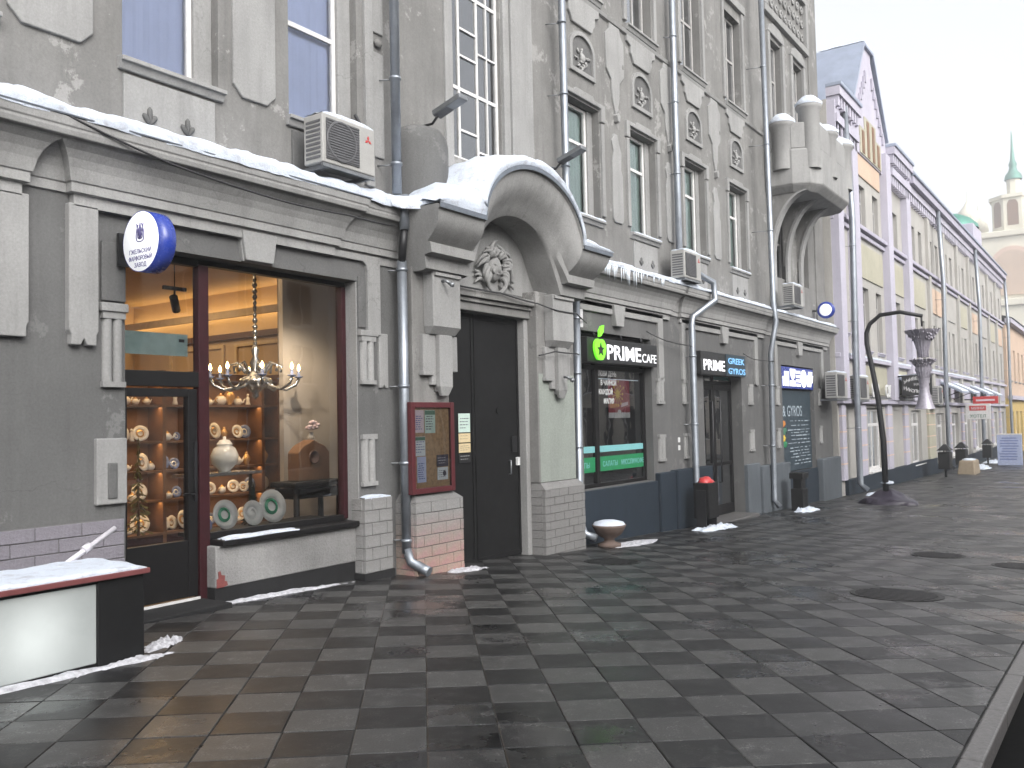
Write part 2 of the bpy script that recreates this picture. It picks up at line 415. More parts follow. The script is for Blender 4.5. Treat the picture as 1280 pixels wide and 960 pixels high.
# ------------------------------------------------------------------ mesh helpers
class MB:
    def __init__(s): s.v = []; s.f = []; s.sm = []
    def add(s, vs, fs, smooth=False):
        o = len(s.v); s.v += [tuple(p) for p in vs]
        s.f += [tuple(i+o for i in f) for f in fs]; s.sm += [smooth]*len(fs)
        return s
    def box(s, x0, x1, y0, y1, z0, z1):
        vs = [(x, y, z) for z in (z0, z1) for y in (y0, y1) for x in (x0, x1)]
        return s.add(vs, [(0, 2, 3, 1), (4, 5, 7, 6), (0, 1, 5, 4), (2, 6, 7, 3), (0, 4, 6, 2), (1, 3, 7, 5)])
    def xz(s, poly, y0, y1):
        n = len(poly)
        vs = [(x, y0, z) for x, z in poly] + [(x, y1, z) for x, z in poly]
        return s.add(vs, [tuple(range(n)), tuple(range(2*n-1, n-1, -1))] + [(i, i+n, (i+1) % n+n, (i+1) % n) for i in range(n)])
    def yz(s, poly, x0, x1):
        n = len(poly)
        vs = [(x0, y, z) for y, z in poly] + [(x1, y, z) for y, z in poly]
        return s.add(vs, [tuple(range(n)), tuple(range(2*n-1, n-1, -1))] + [(i, i+n, (i+1) % n+n, (i+1) % n) for i in range(n)])
    def xy(s, poly, z0, z1, top=None):
        n = len(poly); top = top or poly
        vs = [(x, y, z0) for x, y in poly] + [(x, y, z1) for x, y in top]
        return s.add(vs, [tuple(range(n-1, -1, -1)), tuple(range(n, 2*n))] + [(i, (i+1) % n, (i+1) % n+n, i+n) for i in range(n)])
    def quad(s, a, b, c, d): return s.add([a, b, c, d], [(0, 1, 2, 3)])
    def tube(s, pts, r, n=10, smooth=True):
        pts = [Vector(p) for p in pts]
        rs = r if isinstance(r, (list, tuple)) else [r]*len(pts)
        vs, fs = [], []
        ref = None
        for i, p in enumerate(pts):
            d = (pts[min(i+1, len(pts)-1)]-pts[max(i-1, 0)]).normalized()
            if ref is None or abs(ref.dot(d)) > 0.97:
                ref = Vector((1, 0, 0)) if abs(d.x) < 0.8 else Vector((0, 1, 0))
            a = d.cross(ref).normalized(); b = d.cross(a).normalized(); ref = a.cross(d)*-1 if False else ref
            for k in range(n):
                t = 2*math.pi*k/n
                vs.append(p+(a*math.cos(t)+b*math.sin(t))*rs[i])
        for i in range(len(pts)-1):
            for k in range(n):
                fs.append((i*n+k, i*n+(k+1) % n, (i+1)*n+(k+1) % n, (i+1)*n+k))
        s.add(vs, fs, smooth)
        m_ = len(pts)-1
        return s.add([vs[k] for k in range(n)] + [vs[m_*n+k] for k in range(n)], [tuple(range(n)), tuple(range(2*n-1, n-1, -1))])
    def lathe(s, prof, c=(0, 0, 0), n=16, axis='z', smooth=True, a0=0.0, a1=2*math.pi):
        full = abs(a1-a0-2*math.pi) < 1e-6
        nn = n if full else n+1
        vs, fs = [], []
        for r, h in prof:
            for k in range(nn):
                t = a0+(a1-a0)*k/n
                a, b = r*math.cos(t), r*math.sin(t)
                p = (a, b, h) if axis == 'z' else ((h, a, b) if axis == 'x' else (a, h, b))
                vs.append((p[0]+c[0], p[1]+c[1], p[2]+c[2]))
        for i in range(len(prof)-1):
            for k in range(n if full else n):
                k2 = (k+1) % nn if full else k+1
                fs.append((i*nn+k, i*nn+k2, (i+1)*nn+k2, (i+1)*nn+k))
        return s.add(vs, fs, smooth)
    def sweep(s, path, prof, cap=True):
        """mouldings: base line in plan, profile (out, z), mitred at corners"""
        P = [Vector(p) for p in path]; ns = []
        for i in range(len(P)-1):
            d = (P[i+1]-P[i]).normalized(); ns.append(Vector((d.y, -d.x)))
        ms = []
        for i in range(len(P)):
            if i == 0: ms.append(ns[0])
            elif i == len(P)-1: ms.append(ns[-1])
            else: ms.append((ns[i-1]+ns[i])/max(0.3, 1+ns[i-1].dot(ns[i])))
        k = len(prof); vs = []
        for p, q in zip(P, ms):
            for o, z in prof: vs.append((p.x+q.x*o, p.y+q.y*o, z))
        fs = [(i*k+j, (i+1)*k+j, (i+1)*k+j+1, i*k+j+1) for i in range(len(P)-1) for j in range(k-1)]
        if cap: fs += [tuple(range(k)), tuple(range(len(P)*k-1, (len(P)-1)*k-1, -1))]
        return s.add(vs, fs)
    def sphere(s, c, r, sc=(1, 1, 1), nu=12, nv=8, rough=0.0):
        vs, fs = [], []
        for j in range(nv+1):
            ph = math.pi*j/nv
            for i in range(nu):
                t = 2*math.pi*i/nu
                d = Vector((math.sin(ph)*math.cos(t), math.sin(ph)*math.sin(t), math.cos(ph)))
                q = r*(1+rough*noise.noise(d*2.3+Vector(c)*3))
                vs.append((c[0]+d.x*q*sc[0], c[1]+d.y*q*sc[1], c[2]+d.z*q*sc[2]))
        for j in range(nv):
            for i in range(nu):
                fs.append((j*nu+i, (j+1)*nu+i, (j+1)*nu+(i+1) % nu, j*nu+(i+1) % nu))
        return s.add(vs, fs, True)
    def mesh(s, name, mat):
        me = bpy.data.meshes.new(name)
        me.from_pydata(s.v, [], s.f)
        me.polygons.foreach_set('use_smooth', s.sm)
        bm = bmesh.new(); bm.from_mesh(me)
        bmesh.ops.remove_doubles(bm, verts=bm.verts, dist=1e-5)
        if not mat.startswith('glass'): bmesh.ops.recalc_face_normals(bm, faces=bm.faces)
        bm.to_mesh(me); bm.free()
        me.materials.append(MATS[mat])
        return me
    def build(s, name, mat, parent=None, bevel=0.0):
        return place(s.mesh(name, mat), name, parent, bevel)

def place(me, name, parent=None, bevel=0.0):
    o = bpy.data.objects.new(name, me)
    C.objects.link(o)
    if parent is not None: attach(o, parent)
    if bevel:
        b = o.modifiers.new('bevel', 'BEVEL')
        b.width = bevel; b.segments = 2; b.limit_method = 'ANGLE'; b.angle_limit = R(35)
    return o

def world_loc(o):
    p = Vector((0, 0, 0))
    while o is not None:
        p += o.location; o = o.parent
    return p
def attach(o, parent):
    o.parent = parent
    o.location = o.location - world_loc(parent)

def tag(o, label, cat=None, group=None, kind=None):
    if label: o['label'] = label
    if cat: o['category'] = cat
    if group: o['group'] = group
    if kind: o['kind'] = kind
    return o
def thing(name, label, cat, loc=(0, 0, 0), group=None):
    e = bpy.data.objects.new(name, None)
    C.objects.link(e); e.location = loc; e.empty_display_size = 0.2
    return tag(e, label, cat, group)
def structure(o): o['kind'] = 'structure'; return o

def children(o): return [c for c in bpy.data.objects if c.parent == o]
def copy_tree(o, kids, parent=None):
    c = o.copy(); C.objects.link(c)
    if parent is not None: c.parent = parent
    for k in kids.get(o.name, []): copy_tree(k, kids, c)
    return c
def kid_map():
    d = {}
    for o in bpy.data.objects:
        if o.parent: d.setdefault(o.parent.name, []).append(o)
    return d
def dup(o, loc, label=None, group=None, rotz=None, scale=None):
    c = copy_tree(o, kid_map())
    c.location = loc
    if label: c['label'] = label
    if group: c['group'] = group
    if rotz is not None: c.rotation_euler = (0, 0, rotz)
    if scale is not None: c.scale = (scale,)*3 if not isinstance(scale, tuple) else scale
    return c

def text(body, size, name, mat, parent, loc, ext=0.004, face='-y', align='LEFT', bold=0.0, sx=1.0):
    cu_ = bpy.data.curves.new(name, 'FONT')
    cu_.body = body; cu_.size = size; cu_.extrude = ext; cu_.align_x = align; cu_.offset = bold
    cu_.resolution_u = 3
    t = bpy.data.objects.new(name, cu_)
    C.objects.link(t)
    dg = bpy.context.evaluated_depsgraph_get()
    me = bpy.data.meshes.new_from_object(t.evaluated_get(dg))
    bpy.data.objects.remove(t)
    for v in me.vertices:
        x, y, z = v.co; x *= sx
        if face == '-y': q = (x, -z, y)
        elif face == '-x': q = (-z, -x, y)
        v.co = (q[0]+loc[0], q[1]+loc[1], q[2]+loc[2])
    me.materials.clear(); me.materials.append(MATS[mat])
    return place(me, name, parent)

# ------------------------------------------------------------------ the lie of the land: the street falls away gently
GP = [(-40, 0.6), (0, 0), (5, -0.10), (8, -0.21), (10, -0.31), (12.3, -0.42), (16, -0.55), (22, -0.74), (26, -0.85), (30, -0.92), (44, -1.12), (73, -1.5), (120, -2.1), (900, -9)]
def g0(x):
    for (a, za), (b, zb) in zip(GP, GP[1:]):
        if x <= b: return za+(zb-za)*(x-a)/(b-a)
    return GP[-1][1]
def g(x): return sum(g0(x+d) for d in (-1.5, -0.75, 0, 0.75, 1.5))/5.0
def slope(x): return (g(x+0.2)-g(x-0.2))/0.4
def px(p):
    q = Vector(p)-Vector((0, 0, EYE)); d = q.dot(fw)
    return (640+FPX*q.dot(cr)/d, 480-FPX*q.dot(cu)/d, d)

# ================================================================== ground
KERB_Y = 0.78
def strip(name, mat, y0, y1, dz, x0=-12, x1=160, step=1.0, parent=None):
    b = MB(); xs = []; x = x0
    while x <= x1: xs.append(x); x += step
    for a, c in zip(xs, xs[1:]):
        b.quad((a, y0, g(a)+dz), (c, y0, g(c)+dz), (c, y1, g(c)+dz), (a, y1, g(a)+dz))
    return b.build(name, mat, parent)
# one far sheet to the horizon
far = MB()
far.quad((-58, -58, -8.0), (298, -58, -8.0), (298, 58, -8.0), (-58, 58, -8.0))
structure(far.build('ground', 'asphalt'))
pave = structure(strip('pavement', 'bedding', KERB_Y, 8.0, -0.012))
structure(strip('road', 'asphalt', -8.6, 0.40, -0.11))
# kerb stones, each a piece, with the dark drain slot beside them
gut = structure(strip('gutter', 'drain_slot', 0.36, 0.68, -0.095))
kerb = structure(strip('kerb', 'kerb_granite', 0.67, KERB_Y-0.005, -0.10, -4, 60))
kb = MB().box(-0.497, 0.497, -0.055, 0.055, -0.16, 0.0).mesh('kerb_stone', 'kerb_granite')
for i in range(-2, 28):
    x = i+0.5
    o = place(kb, 'kerb_stone', kerb, 0.012)
    o.location = (x, KERB_Y-0.06, g(x)+0.002+random.uniform(-.002, .002)); o.rotation_euler = (0, -math.atan(slope(x)), 0)

# paving slabs laid on the skew, in a chequer
TS = 0.40; TH = R(40.5); OX, OY = 3.584, 3.074
ca, sa = math.cos(TH), math.sin(TH)
def tile_xy(c, r):
    # column axis points to the right of the row axis
    return (OX+TS*(c*math.cos(TH-math.pi/2)+r*ca), OY+TS*(c*math.sin(TH-math.pi/2)+r*sa))
tiles = []
for c in range(-60, 330):
    for r in range(-40, 330):
        x, y = tile_xy(c+0.5, r+0.5)
        if -3 < x < 120 and KERB_Y-0.27 < y < 7.75:
            u, v, d = px((x, y, g(x)))
            seen = d > 1.5 and -90 < u < 1370 and 480 < v < 1060
            tiles.append(((1.0/(d**3) if seen else 0.0), c, r, x, y))
tiles.sort(reverse=True)
def slab_mesh(name, mat):
    h = TS/2-0.0022; e = h-0.006
    b = MB()
    b.add([(sx*h, sy*h, -0.03) for sx, sy in ((-1, -1), (1, -1), (1, 1), (-1, 1))] + [(sx*h, sy*h, -0.0035) for sx, sy in ((-1, -1), (1, -1), (1, 1), (-1, 1))] + [(sx*e, sy*e, 0) for sx, sy in ((-1, -1), (1, -1), (1, 1), (-1, 1))],
          [(8, 9, 10, 11)] + [(i, (i+1) % 4, (i+1) % 4+4, i+4) for i in range(4)] + [(i+4, (i+1) % 4+4, (i+1) % 4+8, i+8) for i in range(4)])
    return b.mesh(name, mat)
slabs = (slab_mesh('paving_slab', 'tile_dark'), slab_mesh('paving_slab_pale', 'tile_light'))
rest = (MB(), MB())
for k, (w, c, r, x, y) in enumerate(tiles):
    pale = (c+r) % 2
    clipped = any(tile_xy(c+i, r+j)[1] < KERB_Y for i in (0, 1) for j in (0, 1))
    if k < 300 and not clipped:
        o = place(slabs[pale], 'paving_slab', pave)
        o.location = (x, y, g(x)+random.uniform(-0.0015, 0.0015))
        o.rotation_euler = (Matrix.Rotation(-math.atan(slope(x)), 3, 'Y') @ Matrix.Rotation(TH, 3, 'Z') @ Matrix.Rotation(random.gauss(0, 0.0022), 3, 'X') @ Matrix.Rotation(random.gauss(0, 0.0022), 3, 'Y')).to_euler()
    else:
        e = 0.0035/TS
        pts = [tile_xy(c+i, r+j) for i, j in ((e, e), (1-e, e), (1-e, 1-e), (e, 1-e))]
        z = random.uniform(-0.0015, 0.0015)
        lim = KERB_Y+0.004; cut = []
        for i in range(4):
            a, b_ = pts[i], pts[(i+1) % 4]
            if a[1] >= lim: cut.append(a)
            if (a[1]-lim)*(b_[1]-lim) < 0:
                q = (lim-a[1])/(b_[1]-a[1]); cut.append((a[0]+(b_[0]-a[0])*q, lim))
        if len(cut) < 3: continue
        m_ = len(cut)
        top = [(a, b_, g(a)+z) for a, b_ in cut]
        bot = [(a, b_, c_-0.02) for a, b_, c_ in top]
        rest[pale].add(top+bot, [tuple(range(m_))] + [(i, i+m_, (i+1) % m_+m_, (i+1) % m_) for i in range(m_)])
for b, mt in zip(rest, ('tile_dark_far', 'tile_light_far')):
    b.build('paving', mt, pave)['kind'] = 'stuff'

def manhole(x, y, w, d, label):
    t = thing('manhole_cover', label, 'manhole cover', (x, y, g(x)), 'iron covers in the paving')
    t.rotation_euler = (0, -math.atan(slope(x)), 0)
    MB().xy([(w/2*math.cos(a), d/2*math.sin(a)) for a in [i*math.pi/12 for i in range(24)]], -0.01, 0.006).build('cover_rim', 'cast_iron', None).parent = t
    b = MB()
    for i in range(-4, 5):
        h = d/2*math.sqrt(max(0, 1-(i/5.0)**2))*0.86
        b.box(i*w/10.5-w*0.03, i*w/10.5+w*0.03, -h, h, 0.006, 0.011)
    b.build('cover_grid', 'cast_iron', None).parent = t
manhole(11.1, 6.05, 0.80, 0.80, 'dark iron cover in paving in front of cafe window planter')
manhole(10.3, 2.15, 0.95, 0.95, 'large dark iron cover in the middle of the wet paving')
manhole(14.6, 2.44, 0.75, 0.75, 'smaller dark iron cover farther along the wet paving')
manhole(13.9, 1.30, 0.72, 0.72, 'dark iron cover close to the kerb line')

# ================================================================== snow helpers
def snow_shelf(name, edge, depth, thick, label, back_rise=0.05, over=0.05, seed=0, mat='snow'):
    """a lumpy bank of snow lying along a ledge; edge = front edge points (x, y, z)"""
    P = [Vector(p) for p in edge]
    L = [0.0]
    for a, b in zip(P, P[1:]): L.append(L[-1]+(b-a).length)
    n = max(8, int(L[-1]/0.06)); rows = []
    b = MB(); K = 9
    vs, fs = [], []
    for i in range(n+1):
        s = L[-1]*i/n; j = 0
        while j < len(L)-2 and L[j+1] < s: j += 1
        t = (s-L[j])/max(1e-6, L[j+1]-L[j]); p = P[j].lerp(P[j+1], t)
        nzv = noise.noise(Vector((s*1.1, seed, 0)))*0.6+noise.noise(Vector((s*4.0, seed, 3)))*0.45+noise.noise(Vector((s*11.0, seed, 5)))*0.25
        h = thick*(0.85+0.75*nzv); h = max(0.42*thick, h)
        endf = min(1.0, s/0.12, (L[-1]-s)/0.12); h *= max(0.05, endf)**0.5
        ov = over*(0.7+0.8*noise.noise(Vector((s*2.3, seed, 7))))
        for k in range(K):
            w = k/(K-1)
            if k == 0: q = (-ov*0.6, -0.012-0.35*h)
            elif k == 1: q = (-ov, h*0.20)
            elif k == 2: q = (-ov*0.72, h*0.66)
            elif k == 3: q = (-ov*0.05+depth*0.04, h*0.95)
            else:
                ww = (k-3)/(K-4); q = (depth*(0.06+0.94*ww), h*(1.0+0.12*math.sin(ww*3))+back_rise*ww+0.02*noise.noise(Vector((s*3, ww*4, seed))))
            vs.append((p.x, p.y+q[0], p.z+q[1]))
    for i in range(n):
        for k in range(K-1):
            fs.append((i*K+k, (i+1)*K+k, (i+1)*K+k+1, i*K+k+1))
    b.add(vs, fs, True)
    o = b.build(name, mat)
    return tag(o, label, 'snow', 'snow lying on the ledges', 'stuff')

def snow_patch(x, y, lx, ly, h, label, mat='snow_dirty', seed=0, rot=0.0):
    b = MB(); nu, nv = 34, 18; vs, fs = [], []
    for j in range(nv+1):
        for i in range(nu+1):
            u, v = i/nu*2-1, j/nv*2-1
            rr = math.hypot(u, v)+0.42*noise.noise(Vector((u*2.2*max(1, lx/ly*0.35), v*2.2, seed)))
            f = max(0.0, 1-rr)
            zz = h*(min(1, f*2.2))*(0.65+0.7*noise.noise(Vector((u*7, v*5, seed+4)))) if f > 0 else -0.02
            a, c = u*lx/2, v*ly/2
            xx, yy = x+a*math.cos(rot)-c*math.sin(rot), y+a*math.sin(rot)+c*math.cos(rot)
            vs.append((xx, yy, g(xx)+zz-0.003))
    for j in range(nv):
        for i in range(nu):
            q = (j*(nu+1)+i, j*(nu+1)+i+1, (j+1)*(nu+1)+i+1, (j+1)*(nu+1)+i)
            if any(vs[t][2] > g(vs[t][0])-0.015 for t in q): fs.append(q)
    b.add(vs, fs, True)
    return tag(b.build('snow_patch', mat), label, 'snow', 'dirty snow left on the paving', 'stuff')

# ================================================================== grey building
GB = thing('grey_building', 'grey stucco building with arched gate portal, shops below and turret balcony', 'building', (8, 7.6, -0.2))
GY, UY = 7.55, 7.68                     # ground floor face, upper floor face
X0, X1 = 0.2, 28.2

def wall(name, mat, x0, x1, z0, z1, yf, holes, depth, parent, reveal=None):
    xs = sorted({x0, x1, *[h[0] for h in holes], *[h[1] for h in holes]})
    zs = sorted({z0, z1, *[h[2] for h in holes], *[h[3] for h in holes]})
    b = MB()
    for a, c in zip(xs, xs[1:]):
        for e, f in zip(zs, zs[1:]):
            mx, mz = (a+c)/2, (e+f)/2
            if any(h[0] < mx < h[1] and h[2] < mz < h[3] for h in holes): continue
            b.quad((a, yf, e), (c, yf, e), (c, yf, f), (a, yf, f))
    for h in holes:
        a, c, e, f = h[:4]; d = yf+(h[4] if len(h) > 4 else depth)
        e2 = max(e, z0); f2 = min(f, z1)
        b.quad((a, yf, e2), (a, yf, f2), (a, d, f2), (a, d, e2))
        b.quad((c, yf, e2), (c, d, e2), (c, d, f2), (c, yf, f2))
        if f < z1: b.quad((a, yf, f), (c, yf, f), (c, d, f), (a, d, f))
        if e > z0: b.quad((a, yf, e), (a, d, e), (c, d, e), (c, yf, e))
    b.quad((x0, yf, z0), (x0, yf, z1), (x0, yf+9, z1), (x0, yf+9, z0))
    b.quad((x1, yf, z0), (x1, yf+9, z0), (x1, yf+9, z1), (x1, yf, z1))
    return b.build(name, mat, parent)

SHOP = (4.66, 7.66, -0.5, 3.36)
GATE = (9.08, 11.20, -1.2, 3.30)
CAFE = (12.95, 15.62, 0.45, 3.16)
DOOR = (18.15, 20.45, -1.2, 3.08)
MENU = (23.45, 26.35, 0.10, 3.00)
wall('wall', 'plaster_grey', X0, X1, -1.6, 4.30, GY, [SHOP+(0.24,), GATE+(0.12,), CAFE+(0.2,), DOOR+(0.3,), MENU+(0.2,)], 0.2, GB)

WX = [13.42, 15.75, 18.30, 20.90]       # window axes right of the portal
LW = [(4.72, 5.80), (6.75, 7.84), (2.55, 3.55)]
holes = [(a, c, 5.15, 7.55) for a, c in LW] + [(a, c, 8.9, 11.2) for a, c in LW] + [(9.72, 10.93, 5.40, 10.5)]
for x in WX:
    holes += [(x-0.58, x+0.58, 5.20, 7.22), (x-0.56, x+0.56, 9.25, 11.55)]
for x in (24.2, 26.2):
    holes += [(x-0.5, x+0.5, 5.4, 7.0), (x-0.5, x+0.5, 9.6, 12.0)]
uw = wall('upper_wall', 'plaster_wall', X0, X1, 4.30, 15.5, UY, holes, 0.2, GB)
MB().box(X0, X1, UY-0.4, UY+9.0, 15.5, 15.9).build('eaves', 'plaster_cornice', GB)
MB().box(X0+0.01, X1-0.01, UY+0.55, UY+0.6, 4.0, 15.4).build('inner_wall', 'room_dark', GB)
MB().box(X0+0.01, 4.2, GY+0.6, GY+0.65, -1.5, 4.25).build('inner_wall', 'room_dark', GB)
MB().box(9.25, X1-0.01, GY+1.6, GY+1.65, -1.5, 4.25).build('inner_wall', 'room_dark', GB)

def window(parent, x0, x1, z0, z1, y, bars_v=(), bars_h=(), fr=0.055, mat='frame_white', back=None, gl='glass', sill=None, sill_mat='plaster_light'):
    b = MB()
    b.box(x0, x0+fr, y, y+0.06, z0, z1); b.box(x1-fr, x1, y, y+0.06, z0, z1)
    b.box(x0+fr, x1-fr, y+0.002, y+0.058, z0, z0+fr); b.box(x0+fr, x1-fr, y+0.002, y+0.058, z1-fr, z1)
    for v in bars_v: b.box(v-fr*0.42, v+fr*0.42, y+0.006, y+0.054, z0+fr, z1-fr)
    for h in bars_h: b.box(x0+fr, x1-fr, y+0.010, y+0.050, h-fr*0.55, h+fr*0.55)
    w = b.build('window', mat, parent, 0.006)
    MB().quad((x0+0.01, y+0.03, z0+0.01), (x1-0.01, y+0.03, z0+0.01), (x1-0.01, y+0.03, z1-0.01), (x0+0.01, y+0.03, z1-0.01)).build('pane', gl, w)
    if back:
        yy = y+0.10
        bb = MB(); n = 22
        for i in range(n):      # gathered folds
            a, c = x0+(x1-x0)*i/n, x0+(x1-x0)*(i+1)/n
            bb.quad((a, yy+0.004*math.sin(i*1.9), z0), (c, yy+0.004*math.sin((i+1)*1.9), z0), (c, yy+0.004*math.sin((i+1)*1.9), z1), (a, yy+0.004*math.sin(i*1.9), z1))
        bb.build('curtain', back, w)
    if sill:
        s0, s1, ys, zs = sill
        sb = MB().yz([(ys, zs-0.03), (ys, zs+0.012), (y, zs+0.045), (y, zs-0.10), (ys+0.06, zs-0.10), (ys+0.03, zs-0.03)], s0, s1)
        sb.build('sill', sill_mat, w, 0.006)
    return w
for a, c in LW:
    window(GB, a+0.03, c-0.22, 5.17, 7.53, UY+0.14, bars_h=(6.32,), back='blind_skylit', sill=(a-0.05, c+0.04, UY-0.10, 5.13))
    MB().box(c-0.22, c-0.002, UY+0.10, UY+0.2, 5.17, 7.54).build('window_jamb', 'plaster_pale', GB, 0.01)
    window(GB, a+0.03, c-0.05, 8.92, 11.18, UY+0.14, bars_h=(10.2,), back='blind_skylit', sill=(a-0.05, c+0.04, UY-0.10, 8.88))
# tall stair window with its uneven lattice
sw = window(GB, 9.72, 10.93, 5.40, 10.48, UY+0.05, bars_v=(9.98, 10.42), bars_h=(6.45, 7.9, 9.2), fr=0.05, gl='glass_dark')
sb = MB()
for z in (5.85, 6.95, 7.35, 8.3, 8.7): sb.box(10.0, 10.40, UY+0.052, UY+0.10, z-0.016, z+0.016)
for x in (9.78, 10.66): sb.box(x-0.012, x+0.012, UY+0.053, UY+0.098, 5.44, 10.4)
for z in (5.62, 7.1, 8.6): sb.box(10.44, 10.90, UY+0.052, UY+0.10, z-0.014, z+0.014)
sb.build('muntin', 'frame_white', sw)
jb = MB()
for k, (a, c, d) in enumerate(((10.96, 11.12, 0.05), (11.12, 11.34, 0.09), (11.34, 11.56, 0.06), (11.56, 11.80, 0.03))):
    jb.box(a, c, UY-d, UY+0.02, 5.05, 13)
jb.build('window_surround', 'plaster_light', GB, 0.008)
MB().box(9.55, 9.72, UY-0.04, UY+0.02, 5.2, 13).build('window_surround', 'plaster_light', GB, 0.008)
for x in WX:
    window(GB, x-0.36, x+0.40, 5.22, 7.20, UY+0.17, bars_h=(6.55,), mat='frame_white', back='curtain_green', sill=(x-0.64, x+0.64, UY-0.09, 5.18))
    MB().box(x-0.58, x-0.36, UY+0.14, UY+0.24, 5.22, 7.21).build('window_jamb', 'plaster_pale', GB, 0.008)
    MB().box(x+0.40, x+0.58, UY+0.14, UY+0.24, 5.22, 7.21).build('window_jamb', 'plaster_pale', GB, 0.008)
    window(GB, x-0.50, x+0.50, 9.28, 11.53, UY+0.15, bars_v=(x+0.05,), bars_h=(10.5,), mat='frame_grey', gl='glass_dark', sill=(x-0.66, x+0.66, UY-0.13, 9.22))
for x in (24.2, 26.2):
    window(GB, x-0.47, x+0.47, 9.62, 11.98, UY+0.15, bars_v=(x,), bars_h=(11.0,), mat='frame_grey', gl='glass_dark')
    window(GB, x-0.47, x+0.47, 5.42, 6.98, UY+0.15, bars_v=(x,), bars_h=(6.4,), mat='frame_grey', gl='glass_dark')

# raised and painted stucco ornament of the upper floor
def chamfer_panel(x0, x1, z0, z1, c=0.12, d=0.035, mat='plaster_light', name='wall_panel'):
    return MB().xz([(x0+c, z0), (x1-c, z0), (x1, z0+c), (x1, z1-c), (x1-c, z1), (x0+c, z1), (x0, z1-c), (x0, z0+c)], UY-d, UY+0.01).build(name, mat, GB, 0.012)
chamfer_panel(3.66, 4.42, 5.14, 8.0)
chamfer_panel(5.97, 6.54, 5.16, 8.0)
MB().box(4.72, 5.74, UY-0.03, UY+0.01, 4.35, 5.00).build('apron_panel', 'plaster_light', GB, 0.01)
MB().box(6.78, 7.80, UY-0.03, UY+0.01, 4.35, 5.00).build('apron_panel', 'plaster_grey', GB, 0.01)
def sprig(x, z, y, s=1.0):
    b = MB()
    for a, w in ((-0.75, 0.8), (0.0, 1.0), (0.75, 0.8)):
        dx, dz = math.sin(a), math.cos(a)
        pts = [(x+dx*0.10*s*t*w*1.2, y-0.012, z+dz*0.17*s*t*w) for t in (0.0, 0.3, 0.6, 0.85, 1.0)]
        b.tube(pts, [0.008*s, 0.018*s, 0.026*s, 0.024*s, 0.006*s], 7)
    return b.build('leaf_relief', 'plaster_grey', GB)
for x in (4.98, 5.40): sprig(x, 4.56, UY-0.03, 1.05)
for x in WX[1:]:
    sprig(x-0.25, 4.60, UY-0.03, 0.95); sprig(x+0.25, 4.60, UY-0.03, 0.95)
    MB().box(x-0.52, x+0.52, UY-0.03, UY+0.01, 4.42, 5.05).build('apron_panel', 'plaster_light', GB, 0.01)

# lesenes on the narrow pier beside the first pipe
b = MB(); b.box(7.95, 8.10, UY-0.05, UY+0.01, 4.6, 13); b.box(8.10, 8.30, UY-0.03, UY+0.01, 5.0, 6.35)
b.box(8.10, 8.30, UY-0.03, UY+0.01, 6.6, 13)
b.build('lesene', 'plaster_pale', GB, 0.012)
MB().sphere((8.2, UY-0.03, 6.47), 0.07, (1, 0.6, 0.8), 10, 8).build('boss', 'plaster_wall', GB)
# half round pier beside the stair window
hp = MB().lathe([(0.42, 4.3), (0.42, 5.30), (0.40, 5.42), (0.33, 5.52), (0.20, 5.58), (0.0, 5.60)], (8.98, UY+0.02, 0), 20, 'z', True, math.pi, 2*math.pi)
hp.build('half_round_pier', 'plaster_grey', GB)

